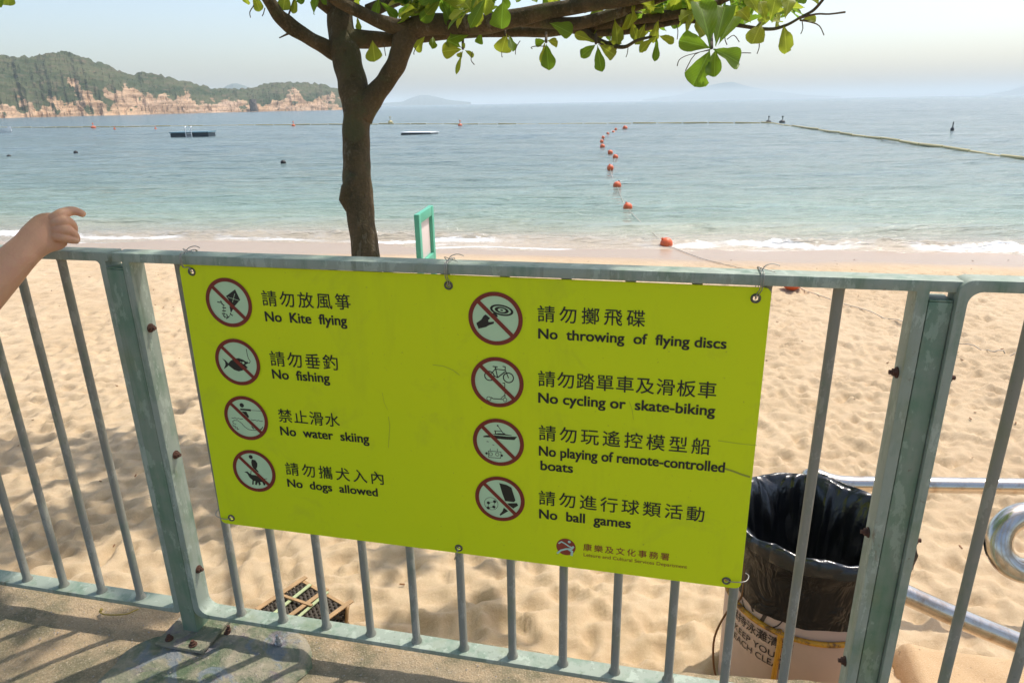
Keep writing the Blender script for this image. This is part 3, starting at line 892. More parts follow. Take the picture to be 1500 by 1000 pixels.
write('english_lettering', 'Leisure and Cultural Services Department', .9796, .4502, 1.2185, .4502, .0090, M_LRED, sg, bold=.0)
# pictograms: (circle centre, photo origin of the enlarged crop the symbol was measured in)
PIC = [((.1305, 1.0370), (290, 400)), ((.1290, .8870), (300, 480)), ((.1280, .7372), (315, 565)), ((.1272, .5876), (325, 640)),
       ((.7779, 1.0304), (680, 420)), ((.7782, .8819), (680, 510)), ((.7773, .7322), (680, 600)), ((.7774, .5825), (680, 685))]
def S(o, pts):
    return [on_f(o[0] + x / 10, o[1] + y / 10, SN) for x, y in pts]
def SC_(o, x, y, r, n=18):
    u, z = on_f(o[0] + x / 10, o[1] + y / 10, SN); k = .0605 / 360
    return circle(u, z, r * k, n)
def ringpoly(c, r0, r1, n=28):
    a = circle(*c, r0, n); b = circle(*c, r1, n)
    return [[a[i], a[(i + 1) % n], b[(i + 1) % n], b[i]] for i in range(n)]
for idx, ((cu_, cz_), o_) in enumerate(PIC):
    pc = flat('pictogram', [circle(cu_, cz_, .0575, 56)], .0002, M_DISC, sg)
    mbx = MB()
    polys = ringpoly((cu_, cz_), .0605, .0512, 56)
    aa = Vector((cu_ - .0400, cz_ + .0400)); bb = Vector((cu_ + .0400, cz_ - .0400))
    multi_flat('ring', polys, .0011, M_RING, pc)
    multi_flat('slash', [[tuple(aa + Vector((.0032, .0032))), tuple(bb + Vector((.0032, .0032))), tuple(bb - Vector((.0032, .0032))), tuple(aa - Vector((.0032, .0032)))]], .0009, M_RING, pc)
    u1_ = .0605 / 360
    P = []; L = []
    if idx == 0:
        P += [S(o_, [(545, 238), (620, 390), (540, 480), (500, 465), (412, 335)]), S(o_, [(462, 480), (520, 520), (483, 582)])]
        for (x, y, a) in ((490, 605, .7), (437, 650, -.6), (385, 632, .9), (378, 592, .1), (382, 550, .1), (386, 506, .1), (368, 460, .6), (345, 425, 1.1), (312, 425, .2), (430, 622, 1.2)):
            P += strokes(S(o_, [(x - 24 * math.cos(a), y - 24 * math.sin(a)), (x + 24 * math.cos(a), y + 24 * math.sin(a))]), 15 * u1_)
        P += strokes(S(o_, [(480, 585), (470, 620), (430, 650), (385, 625), (380, 550), (370, 460), (345, 420), (300, 430)]), 6 * u1_)
        L += strokes(S(o_, [(541, 300), (508, 425)]), 6 * u1_) + strokes(S(o_, [(440, 350), (600, 400)]), 6 * u1_)
    if idx == 1:
        P += [S(o_, [(345, 520), (380, 480), (440, 448), (500, 443), (560, 465), (620, 502), (640, 518), (592, 540), (632, 582), (560, 620), (500, 637), (430, 612), (370, 565), (345, 545)]),
              S(o_, [(255, 445), (310, 478), (350, 525), (340, 560), (280, 605), (305, 540), (298, 495)])]
        P += strokes(S(o_, [(610, 310), (625, 400), (642, 450), (668, 488), (655, 517), (625, 508), (622, 490)]), 9 * u1_)
        L += [SC_(o_, 566, 512, 18)] + strokes(S(o_, [(520, 495), (545, 505)]), 8 * u1_)
    if idx == 2:
        P += [SC_(o_, 393, 282, 36), S(o_, [(370, 328), (520, 340), (532, 355), (525, 370), (372, 352)]), S(o_, [(390, 370), (460, 375), (503, 455), (480, 462)]), S(o_, [(525, 582), (545, 590), (575, 625), (560, 630)]), S(o_, [(640, 640), (680, 622), (700, 592), (705, 600), (690, 632), (650, 655)])]
        P += strokes(S(o_, [(525, 355), (680, 367)]), 6 * u1_)
        for w_ in ([(245, 465), (270, 472), (295, 462), (320, 480), (345, 472), (375, 485), (410, 482)], [(530, 490), (560, 503), (585, 495), (615, 510), (640, 502), (670, 517), (700, 515)],
                   [(310, 562), (275, 548), (258, 520), (285, 500), (335, 505), (390, 545), (440, 600), (490, 635), (560, 647), (610, 645)], [(262, 560), (270, 585), (300, 585), (295, 612), (330, 605), (325, 635), (355, 630)]):
            P += strokes(S(o_, w_), 8 * u1_)
    if idx == 3:
        P += [SC_(o_, 424, 287, 34), S(o_, [(440, 322), (490, 335), (522, 380), (520, 430), (503, 460), (548, 512), (520, 505), (462, 452), (440, 415), (432, 365)]),
              S(o_, [(330, 505), (375, 500), (402, 525), (440, 548), (500, 556), (560, 585), (600, 612), (625, 655), (642, 692), (620, 708), (592, 655), (562, 652), (574, 690), (548, 706), (530, 655), (512, 700), (488, 692), (492, 640), (468, 640), (468, 690), (444, 690), (450, 625), (410, 592), (372, 528)])]
        P += strokes(S(o_, [(600, 612), (665, 606)]), 9 * u1_) + strokes(S(o_, [(430, 490), (425, 540)]), 10 * u1_)
    if idx == 4:
        def ell(cx, cy, rx, ry, a=.22, n=30):
            return S(o_, [(cx + rx * math.cos(t_) * math.cos(a) - ry * math.sin(t_) * math.sin(a), cy + rx * math.cos(t_) * math.sin(a) + ry * math.sin(t_) * math.cos(a)) for t_ in [2 * math.pi * i / n for i in range(n)]])
        for r0, r1 in (((175, 78), (138, 55)), ((105, 46), (58, 27)), ((22, 12), (3, 2))):
            A = ell(550, 342, *r0); B = ell(550, 342, *r1)
            P += [[A[i], A[(i + 1) % 30], B[(i + 1) % 30], B[i]] for i in range(30)]
        P += [S(o_, [(178, 530), (250, 480), (288, 420), (318, 405), (382, 460), (350, 490), (360, 515), (440, 508), (432, 540), (360, 562), (320, 587), (210, 612)]), S(o_, [(420, 380), (460, 385), (492, 420), (486, 448), (410, 405)])]
    if idx == 5:
        for (x, y, r) in ((370, 402, 66), (648, 430, 70)):
            c = on_f(o_[0] + x / 10, o_[1] + y / 10, SN); P += ringpoly(c, (r + 6) * u1_, (r - 9) * u1_)
        for (x, y, r) in ((362, 735, 30), (598, 752, 27)):
            c = on_f(o_[0] + x / 10, o_[1] + y / 10, SN); P += ringpoly(c, (r + 3) * u1_, (r - 5) * u1_)
        for pts, w_ in (([(455, 270), (490, 428)], 14), ([(458, 303), (592, 318)], 12), ([(594, 345), (490, 428)], 15), ([(455, 300), (372, 402)], 12), ([(490, 428), (440, 400)], 12), ([(420, 264), (488, 272)], 14),
                        ([(565, 264), (602, 268), (600, 315), (650, 432)], 13), ([(565, 508), (594, 505), (598, 715)], 11), ([(395, 715), (420, 735), (560, 745)], 11), ([(540, 727), (592, 685)], 9)):
            P += strokes(S(o_, pts), w_ * u1_)
    if idx == 6:
        P += [S(o_, [(280, 382), (320, 372), (440, 370), (620, 388), (778, 393), (735, 440), (600, 432), (480, 420), (380, 402), (282, 398)]), S(o_, [(430, 352), (455, 350), (500, 340), (560, 345), (585, 338), (610, 356), (700, 372), (690, 378), (420, 358)]), SC_(o_, 490, 230, 12)]
        for pts, w_ in (([(490, 230), (575, 345)], 9), ([(440, 305), (552, 314)], 10), ([(458, 305), (458, 345)], 14), ([(330, 460), (358, 466)], 9), ([(415, 508), (440, 515)], 7), ([(382, 600), (382, 565)], 7), ([(487, 608), (487, 570)], 7)):
            P += strokes(S(o_, pts), w_ * u1_)
        P += strokes(S(o_, [(355, 600), (540, 615), (535, 707), (360, 692)]), 8 * u1_, True)
        for (x, y, r) in ((390, 645, 26), (485, 650, 26)):
            c = on_f(o_[0] + x / 10, o_[1] + y / 10, SN); P += ringpoly(c, (r + 2) * u1_, (r - 5) * u1_)
        P += [SC_(o_, 328, 635, 18), SC_(o_, 550, 667, 18)]
    if idx == 7:
        c = on_f(o_[0] + 39.6, o_[1] + 52.0, SN); P += ringpoly(c, 103 * u1_, 97 * u1_)
        for (x, y) in ((355, 508), (446, 490), (435, 568), (352, 582)): P += [SC_(o_, x, y, 27, 5)]
        P += strokes(S(o_, [(355, 508), (446, 490)]), 5 * u1_) + strokes(S(o_, [(446, 490), (435, 568)]), 5 * u1_) + strokes(S(o_, [(435, 568), (352, 582)]), 5 * u1_) + strokes(S(o_, [(355, 508), (352, 582)]), 5 * u1_)
        P += [S(o_, [(513, 220), (620, 245), (692, 285), (752, 475), (728, 498), (600, 482), (558, 370)]), S(o_, [(632, 515), (772, 512), (792, 548), (720, 592), (655, 545)]), S(o_, [(580, 578), (645, 630), (530, 697), (518, 680), (562, 630)])]
    multi_flat('symbol', P, .0005, M_INK, pc)
    if L: multi_flat('symbol_highlight', L, .00065, M_DISC, pc)
# department emblem: dark red oval with a pale running figure
ce = (.9370, .4700)
em = flat('emblem', [circle(*ce, .0232, 32)], .0003, M_LRED, sg)
def E(pts): return [on_f(790 + x / 6, 770 + y / 6, SN) for x, y in pts]
multi_flat('emblem_figure', strokes(E([(172, 150), (195, 136), (225, 152), (262, 178), (300, 192)]), .0034) + strokes(E([(160, 236), (190, 212), (235, 200), (285, 200), (300, 180)]), .0046) + strokes(E([(262, 205), (288, 222), (284, 256)]), .0055) + [circle(*on_f(790 + 264 / 6, 770 + 138 / 6, SN), .0036, 14)], .0006, M_LCY, em)
# scuffs
for pts_, w_ in ((((634, 534), (650, 536), (664, 542), (673, 549)), .0020), (((569, 610), (571, 622), (570, 640), (569, 655)), .0018), (((1052, 645), (1080, 649), (1108, 652)), .0018), (((922, 588), (926, 600), (928, 614)), .0012), (((560, 575), (563, 590), (568, 600)), .0010)):
    multi_flat('scuff', strokes([on_f(x, y, SN) for x, y in pts_], w_), .0004, M_SCR, sg)
multi_flat('smear', strokes([on_f(x, y, SN) for x, y in ((1062, 686), (1075, 690), (1085, 694), (1098, 698))], .0045), .0004, M_SCRD, sg)
# grommets and wire ties
for i, (u, z) in enumerate(gro):
    mb = MB()
    ringp = []
    R_, r_ = .0078, .0024
    cc = fp(u, z, SN + .0003)
    vs = [cc + (FU * math.cos(a) + V(0, 0, 1) * math.sin(a)) * (R_ + r_ * math.cos(b)) + FN * (r_ * math.sin(b)) for a in [2 * math.pi * k / 20 for k in range(20)] for b in [2 * math.pi * k / 6 for k in range(6)]]
    fs = [(k * 6 + j, k * 6 + (j + 1) % 6, ((k + 1) % 20) * 6 + (j + 1) % 6, ((k + 1) % 20) * 6 + j) for k in range(20) for j in range(6)]
    mb.add(vs, fs); mb.build('grommet', M_EYE, sg, smooth=True)
    mb = MB()
    if i < 3:
        lean = (-.012, -.002, .004)[i]
        pth = [fp(u, z, SN - .006), fp(u, z + .001, SN + .004), fp(u + lean * .3, z + .012, SN + .005), fp(u + lean, ZT - .004, .030), fp(u + lean * 1.2, ZT + .024, .029), fp(u + lean * 1.2, ZT + .026, .0), fp(u + lean * 1.2, ZT + .023, -.029), fp(u + lean, ZT - .002, -.029), fp(u, z + .006, .002), fp(u, z, SN - .006)]
        mb.tube(catmull(pth, 5), .0011, 5)
        pth2 = [p_ + FU * (.0045 if i else .003) for p_ in pth[1:-1]]
        mb.tube(catmull(pth2, 5), .0010, 5)
        mb.tube(catmull([fp(u + lean, ZT + .023, .018), fp(u + lean + .008, ZT + .036, .010), fp(u + lean + .022, ZT + .040, .004), fp(u + lean + .036, ZT + .037, .006)], 4), .0010, 5)
        mb.tube(catmull([fp(u + lean, ZT + .024, .006), fp(u + lean - .006, ZT + .034, .010), fp(u + lean + .012, ZT + .030, .014), fp(u + lean + .026, ZT + .027, .018)], 4), .0009, 5)
    else:
        tgt = [(-.008, -.004), (-.012, -.034), (.040, .006)][i - 3]
        pth = [fp(u, z, SN - .004), fp(u + tgt[0] * .3, z + tgt[1] * .3, SN + .004), fp(u + tgt[0], z + tgt[1], SN + .003), fp(u + tgt[0] * 1.25, z + tgt[1] * 1.2, .0), fp(u + tgt[0] * 1.1, z + tgt[1], -.012)]
        if i == 3: pth = [fp(u, z, SN - .004), fp(u - .010, z - .003, SN + .004), fp(u - .030, z - .002, SN + .004), fp(u - .046, z + .006, SN + .001), fp(u - .050, z + .012, -.01)]
        mb.tube(catmull(pth, 5), .0012, 5)
    mb.build('wire_tie', M_WIRE, sg, smooth=True)

# ------------------------------------------------------------------ tree
TZ = 4.1
tree = empty('sea_almond_tree', tuple(at(535, 380, TZ)))
_tb = at(537, 640, TZ)
tree.location = (_tb.x, _tb.y, sand_z(_tb.x, _tb.y))
tag(tree, 'leaning smooth brown tree growing on the sand behind the sign', 'tree')
def limb(name, pts, mat=M_BARK, parent=tree, n=14, wob=.07, seed=1, k=6):
    """pts: (px, py, depth, radius in px)"""
    q = [(*at(x, y, z), r / FPX * z) for x, y, z, r in pts]
    d_ = catmull(q, k)
    mb = MB()
    mb.tube([Vector(a[:3]) for a in d_], [max(.0012, a[3]) for a in d_], n, True, wob, seed)
    return mb.build(name, mat, parent, smooth=True)
_a = at(541, 420, TZ); _g = tree.location
q = [(_g.x + .04, _g.y, _g.z - .12, .135), (_g.x + .03, _g.y, _g.z + .05, .115)]
for x, y, r in ((548, 500, 22), (542, 430, 20.5), (535.5, 372, 20), (531, 335, 20), (527, 305, 20.5), (524, 275, 21), (522.5, 245, 20.5), (522, 215, 19.5), (522, 185, 19.5), (523, 160, 21), (519, 135, 22), (513, 108, 20.5), (507, 82, 22), (501, 55, 19.5), (498, 20, 18), (496, -30, 17), (505, -90, 15), (530, -170, 11)):
    p_ = at(x, y, TZ); q.append((*p_, r / FPX * TZ))
dq = catmull(q, 6)
mb = MB(); mb.tube([Vector(a[:3]) for a in dq], [a[3] for a in dq], 26, True, .05, 3)
mb.build('trunk', M_BARK, tree, smooth=True)
# the swelling on the left of the trunk
kc = at(509, 289, TZ - .03); mb = MB(); mb.tube([kc + V(.05, 0, -.12), kc + V(.022, 0, -.06), kc + V(.0, 0, -.01), kc + V(.012, 0, .05), kc + V(.06, 0, .13)], [.03, .046, .052, .044, .03], 18, True, .08, 9)
mb.build('burl', M_BARK, tree, smooth=True)
limb('limb', [(510, 88, 4.1, 15), (492, 77, 4.1, 13), (472, 67, 4.05, 11), (450, 54, 4.0, 10.5), (425, 38, 3.95, 11.5), (408, 22, 3.9, 10), (392, -2, 3.85, 9), (372, -35, 3.8, 8), (350, -90, 3.7, 6), (300, -160, 3.5, 4)], seed=2)
limb('limb', [(528, 172, 4.1, 18), (543, 146, 4.08, 16.5), (560, 126, 4.05, 14.5), (575, 104, 4.0, 14), (585, 82, 3.97, 14.5), (591, 62, 3.95, 16.5), (597, 44, 3.95, 17)], seed=4, n=18)
limb('limb', [(590, 46, 3.95, 13), (615, 38, 3.93, 14.5), (660, 36, 3.9, 14.5), (705, 36, 3.86, 14), (750, 28, 3.8, 12.5), (800, 17, 3.75, 11.5), (860, 7, 3.65, 11), (930, -4, 3.55, 10), (1000, -22, 3.4, 9), (1100, -60, 3.2, 7), (1200, -120, 3.0, 5)], seed=5, n=18)
limb('limb', [(462, -40, 3.7, 8), (478, -12, 3.75, 9), (508, 8, 3.8, 9.5), (545, 27, 3.85, 9.5), (575, 38, 3.9, 11), (600, 42, 3.93, 12)], seed=6)
limb('limb', [(508, 58, 4.1, 15), (535, 58, 4.15, 13), (565, 58, 4.2, 10), (600, 56, 4.2, 9), (650, 51, 4.2, 7.5), (700, 48, 4.15, 7), (750, 46, 4.1, 8), (800, 46, 4.0, 8.5), (845, 39, 3.9, 8.5), (885, 34, 3.8, 9), (930, 27, 3.75, 8.5), (985, 22, 3.7, 7), (1030, 12, 3.6, 5), (1080, -8, 3.5, 4)], seed=7)
limb('limb', [(735, 26, 3.85, 10), (790, 32, 3.8, 9), (850, 34, 3.75, 8.5), (900, 20, 3.7, 8), (945, 6, 3.6, 6), (1000, -12, 3.5, 5)], seed=8)
limb('limb', [(835, 42, 3.9, 7), (880, 47, 3.85, 7), (930, 42, 3.8, 6.5), (975, 34, 3.75, 5.5), (1010, 30, 3.7, 4.5), (1050, 33, 3.65, 3.6), (1085, 38, 3.6, 3), (1125, 43, 3.5, 2.5), (1150, 38, 3.45, 2.2), (1172, 26, 3.4, 2), (1192, 15, 3.35, 2.2), (1207, -2, 3.3, 2)], seed=9, n=10)
limb('limb', [(446, -22, 3.9, 7), (468, 2, 4.0, 8), (488, 14, 4.1, 11), (500, 24, 4.1, 12)], seed=10)
limb('limb', [(850, 40, 3.88, 5), (872, 57, 3.8, 4.5), (895, 66, 3.75, 3.6), (915, 69, 3.7, 2.8), (932, 60, 3.65, 2.2), (955, 54, 3.6, 1.8)], seed=11, n=8)
limb('limb', [(498, 10, 4.1, 14), (520, -20, 4.0, 12), (600, -60, 3.6, 10), (700, -130, 3.0, 8), (800, -260, 2.4, 5)], seed=12)
limb('limb', [(540, 18, 4.1, 11), (575, 2, 4.15, 9), (640, -20, 4.3, 8), (760, -40, 4.5, 6)], seed=13)
TW = [[(1168, 28, 3.4, 1.6), (1195, 21, 3.35, 1.4), (1215, 21, 3.3, 1.3), (1238, 18, 3.3, 1.6)], [(1172, 30, 3.4, 1.4), (1185, 32, 3.4, 1.2), (1200, 38, 3.4, .8), (1207, 52, 3.4, .7)],
      [(1042, 40, 3.3, 2.5), (1042, 70, 3.0, 3)], [(873, 50, 3.75, 2), (873, 64, 3.7, 2)], [(800, 48, 3.9, 2), (800, 62, 3.85, 2)], [(678, 50, 4.1, 2), (678, 72, 4.0, 1.8)],
      [(1108, 40, 3.5, 1.6), (1114, 33, 3.5, 1.6)], [(1140, 40, 3.5, 1.5), (1149, 38, 3.5, 1.2)], [(740, 44, 4.0, 1.6), (740, 54, 4.0, 1.2)], [(420, 30, 3.95, 1.5), (432, -4, 3.9, 1.3)], [(428, 46, 3.95, 3.5), (421, 50, 3.95, 1.6), (409, 56, 3.95, .8)]]
CAT = [[(1042, 72), (1020, 78), (1005, 82), (995, 88), (992, 97)], [(1045, 72), (1060, 74), (1073, 82), (1085, 78), (1100, 78)], [(1040, 74), (1018, 80), (1004, 104)], [(1065, 58), (1075, 52), (1083, 62)],
       [(1112, 60), (1112, 70), (1109, 79)], [(1175, 32), (1176, 42), (1173, 50)], [(762, 60), (756, 70), (755, 80)], [(780, 72), (778, 70), (784, 68), (800, 68)], [(692, 76), (690, 88), (695, 95)], [(562, 63), (563, 70), (565, 82)],
       [(990, 35), (993, 45), (992, 58)], [(1063, 50), (1062, 58), (1065, 66)], [(920, 70), (919, 78), (917, 84)], [(610, 68), (606, 78), (607, 80)], [(372, 8), (366, 18), (367, 26)], [(388, 12), (386, 20), (384, 24)], [(735, 75), (735, 82), (736, 84)]]
for i, tw in enumerate(TW): limb('twig', tw, M_TWIG, n=6, wob=.03, seed=30 + i, k=3)
for i, ct in enumerate(CAT): limb('flower_spike', [(x, y, 3.5, .75) for x, y in ct], M_TWIG, n=4, wob=0, seed=60 + i, k=3)

def leaf_mesh(name, fold, curl, wav, seed, mat, notch=0):
    """obovate leaf along +y, unit length, unit width 1 (scaled later)"""
    rr = random.Random(seed)
    rows = [(0, .03), (.06, .05), (.16, .20), (.29, .40), (.43, .62), (.57, .82), (.70, .96), (.81, 1.0), (.90, .90), (.965, .60), (1.0, .16)]
    vs = []
    for i, (y, w) in enumerate(rows):
        wl = w * .5 * (1 + rr.uniform(-.06, .06)); wr = w * .5 * (1 + rr.uniform(-.06, .06))
        if notch and i == notch: wl *= .6
        zc = -curl * y * y
        for s_, ww in ((-1, wl), (-.5, wl * .55), (0, 0), (.5, wr * .55), (1, wr)):
            x = -ww if s_ < 0 else ww
            z = zc + fold * abs(x) + wav * math.sin(y * 11 + s_ * 2 + seed) * abs(s_) * .04
            vs.append((x, y, z))
    fs = [(i * 5 + k, i * 5 + k + 1, (i + 1) * 5 + k + 1, (i + 1) * 5 + k) for i in range(len(rows) - 1) for k in range(4)]
    m = bpy.data.meshes.new(name); m.from_pydata(vs, [], fs); m.update()
    m.polygons.foreach_set('use_smooth', [True] * len(m.polygons)); m.materials.append(mat)
    return m
LM = [leaf_mesh('leaf', f_, c_, w_, s_, m_, nt_) for f_, c_, w_, s_, m_, nt_ in ((.25, .15, 1, 1, M_LEAF, 0), (.12, .3, 1.5, 2, M_LEAF, 6), (.35, .05, .8, 3, M_LEAF, 0), (.2, .4, 1.6, 4, M_LEAFY, 8), (.15, .2, 1.2, 5, M_LEAFY, 0))]
def put_leaf(base, tip, width, nrm, mesh):
    y = (tip - base); L = y.length; y = y.normalized()
    z = (nrm - y * nrm.dot(y)).normalized(); x = y.cross(z)
    o = bpy.data.objects.new('leaf', mesh); COL.objects.link(o)
    M = Matrix(((x.x * width, y.x * L, z.x * L, base.x), (x.y * width, y.y * L, z.y * L, base.y), (x.z * width, y.z * L, z.z * L, base.z), (0, 0, 0, 1)))
    o.parent = tree
    o.matrix_parent_inverse = Matrix.Translation(tree.location).inverted()
    o.matrix_basis = M
    return o
def leaf_px(bx, by, tx, ty, w, Z, k=None, dz=0, turn=0):
    b = at(bx, by, Z); t_ = at(tx, ty, Z + dz)
    n_ = (CAM - b).normalized() + RT * turn + UP * .35
    k = random.randrange(5) if k is None else k
    put_leaf(b, t_, w / FPX * Z, n_, LM[k])
for L_ in [(1042, 71, 996, 58, 29, 3.0, 0), (1044, 72, 1087, 90, 31, 3.0, 0), (1040, 73, 1018, 122, 38, 3.0, 1), (1048, 72, 1046, 112, 24, 3.02, 2), (1040, 69, 1028, -4, 44, 2.95, 0), (1048, 68, 1062, 8, 36, 3.05, 2), (1052, 66, 1076, 22, 24, 3.1, 2),
           (873, 65, 852, 82, 16, 3.7, 0), (875, 66, 880, 103, 17, 3.7, 0), (876, 65, 904, 82, 20, 3.7, 3), (872, 63, 843, 48, 14, 3.72, 4), (880, 62, 906, 70, 18, 3.75, 3), (900, 28, 908, 60, 21, 3.7, 3), (880, 30, 876, 58, 16, 3.8, 4),
           (962, 53, 938, 69, 14, 3.6, 3), (962, 54, 960, 89, 11, 3.6, 0), (964, 52, 986, 60, 12, 3.6, 4), (945, 35, 935, 60, 16, 3.7, 3), (925, 30, 930, 55, 14, 3.7, 4), (965, 30, 955, 56, 15, 3.6, 3),
           (1116, 32, 1104, 60, 28, 3.5, 4), (1148, 36, 1154, 69, 22, 3.45, 3), (1172, 30, 1197, 26, 12, 3.4, 4), (1110, 20, 1098, -8, 22, 3.5, 4), (1128, 30, 1137, -2, 22, 3.5, 4), (1150, 28, 1158, -6, 20, 3.45, 4), (1100, 34, 1082, 8, 24, 3.55, 3), (1122, 34, 1115, 0, 20, 3.52, 4), (1130, 34, 1146, 22, 16, 3.5, 3),
           (622, 54, 607, 74, 18, 4.0, 4), (634, 54, 634, 69, 13, 4.0, 0), (676, 73, 648, 74, 24, 4.0, 4), (676, 70, 655, 58, 20, 4.02, 0), (678, 75, 668, 106, 7, 3.95, 4), (680, 73, 694, 82, 8, 3.95, 4), (676, 76, 672, 83, 9, 3.95, 4), (681, 72, 678, 64, 6, 3.95, 4),
           (742, 50, 735, 76, 27, 4.0, 4), (745, 52, 752, 72, 14, 4.0, 0), (800, 60, 784, 64, 14, 3.85, 0), (801, 60, 818, 62, 14, 3.85, 3), (800, 64, 804, 100, 22, 3.82, 0), (798, 63, 794, 92, 12, 3.85, 4),
           (738, -2, 732, 40, 36, 3.4, 0), (712, -5, 690, 36, 18, 3.4, 0), (700, -4, 697, 28, 20, 3.45, 3), (805, 34, 838, 48, 24, 3.7, 0), (694, 46, 660, 56, 20, 3.9, 0), (705, 48, 702, 65, 14, 4.0, 2),
           (546, 60, 547, 88, 27, 4.05, 4), (524, 26, 524, 41, 9, 4.1, 3), (418, -12, 416, 13, 20, 3.9, 4), (432, -8, 431, 19, 10, 3.9, 4), (370, -10, 381, 15, 15, 3.85, 4), (361, -12, 359, 7, 12, 3.85, 3), (442, -10, 440, 5, 12, 3.9, 0),
           (556, -4, 549, 21, 14, 4.0, 0), (556, 2, 582, 27, 15, 3.9, 0), (602, 10, 591, 27, 12, 3.9, 3), (604, -8, 575, -2, 16, 3.9, 0), (10, -14, 14, 10, 19, 3.5, 4), (-6, -12, -2, 7, 16, 3.5, 0), (1200, 8, 1190, -10, 12, 3.35, 4)]:
    leaf_px(*L_, turn=random.uniform(-.5, .5), dz=random.uniform(-.05, .05))
# rosettes filling the lower edge of the crown
rl = random.Random(21)
def rosette(c, axis_, n, L, seed):
    r2 = random.Random(seed)
    a_ = Vector(axis_).normalized(); x = a_.orthogonal().normalized(); y = a_.cross(x)
    out = []
    for i in range(n):
        th = i * 2.399 + r2.uniform(-.3, .3); el = r2.uniform(.05, 1.0)
        d_ = (x * math.cos(th) + y * math.sin(th)) * math.cos(el) + a_ * math.sin(el)
        l_ = L * r2.uniform(.65, 1.1)
        out.append((c, c + d_ * l_ + V(0, 0, -.1 * l_), l_ * r2.uniform(.48, .6), (a_ + V(r2.uniform(-.4, .4), r2.uniform(-.4, .4), .3))))
    return out
count = 0
for px0, px1, ntot, ymin, ymax in ((600, 720, 9, -22, 16), (855, 1010, 11, -18, 26), (1010, 1150, 8, -14, 22), (440, 620, 3, -45, -20), (720, 860, 5, -30, -5), (340, 450, 2, -40, -24)):
    for i in range(ntot):
        x = px0 + (px1 - px0) * (i + rl.random()) / ntot
        c = at(x, rl.uniform(ymin, ymax), rl.uniform(3.5, 4.3))
        for (b, t_, w, n_) in rosette(c, (rl.uniform(-.5, .5), rl.uniform(-.5, .5), rl.uniform(-.2, 1)), 6, .15, rl.randrange(9999)):
            put_leaf(b, t_, w, n_, LM[rl.choice((0, 1, 2, 3, 3, 4, 4))]); count += 1
# the rest of the crown overhead: one joined mass of leaves that throws the dappled shade
def crown_mass():
    mb = MB()
    r3 = random.Random(5)
    lv = [(v.co.x, v.co.y, v.co.z) for v in LM[0].vertices]; lf = [tuple(p.vertices) for p in LM[0].polygons]
    keep = [0, 2, 4, 5, 6]
    # coarse leaf: 8 verts
    cv = [(0, 0, 0), (-.17, .36, .04), (.17, .36, .04), (0, .4, 0), (-.48, .8, .08), (.48, .8, .08), (0, .82, -.08), (0, 1.0, -.14)]
    cf = [(0, 3, 1), (0, 2, 3), (1, 3, 6, 4), (3, 2, 5, 6), (4, 6, 7), (6, 5, 7)]
    def clump(c, m, n, L):
        for (b, t_, w, n_) in rosette(c, (r3.uniform(-.5, .5), r3.uniform(-.5, .5), 1), n, L, r3.randrange(99999)):
            y = (t_ - b); l_ = y.length; y.normalize(); z = (n_ - y * n_.dot(y)).normalized(); x = y.cross(z)
            m.add([b + x * (a * w) + y * (bb * l_) + z * (cc * l_) for a, bb, cc in cv], cf)
    for i in range(860):
        # ellipsoid shell-ish crown
        a = r3.uniform(0, 6.283); rr_ = math.sqrt(r3.random())
        x = -1.25 + math.cos(a) * 2.75 * rr_; y = 2.55 + math.sin(a) * 2.5 * rr_
        z = 2.75 + 1.5 * math.sqrt(max(0, 1 - rr_ * rr_)) * r3.random() + r3.uniform(0, .35)
        # must stay out of the picture: above the upper edge of the view
        p_ = V(x, y, z) - CAM; depth = p_.dot(FW); v_ = p_.dot(UP)
        if depth > .3 and v_ / depth < 500 / FPX + .10: continue
        hole = float(vnoise(np.array(x * 1.1 + 3.3), np.array(y * 1.1 + 7.1)))
        if hole > .21: continue
        clump(V(x, y, z), mb, 8, .20)
    # inner leaves that show between and above the limbs
    for x0_, x1_, n_c, y0_, y1_ in ((595, 730, 20, -20, 22), (850, 1010, 20, -18, 30), (1010, 1170, 14, -16, 22), (420, 600, 5, -40, -14), (725, 860, 8, -30, 4)):
        for i in range(n_c):
            c = at(r3.uniform(x0_, x1_), r3.uniform(y0_, y1_), r3.uniform(3.9, 5.0))
            for (b, t_, w, n_) in rosette(c, (r3.uniform(-.6, .6), r3.uniform(-.6, .6), r3.uniform(-.3, 1)), 6, .13, r3.randrange(99999)):
                y = (t_ - b); l_ = y.length; y.normalize(); z = (n_ - y * n_.dot(y)).normalized(); x = y.cross(z)
                mb.add([b + x * (a * w) + y * (bb * l_) + z * (cc * l_) for a, bb, cc in lv], lf)
    o = mb.build('crown', M_LEAF, tree, smooth=True); o['kind'] = 'stuff'
crown_mass()

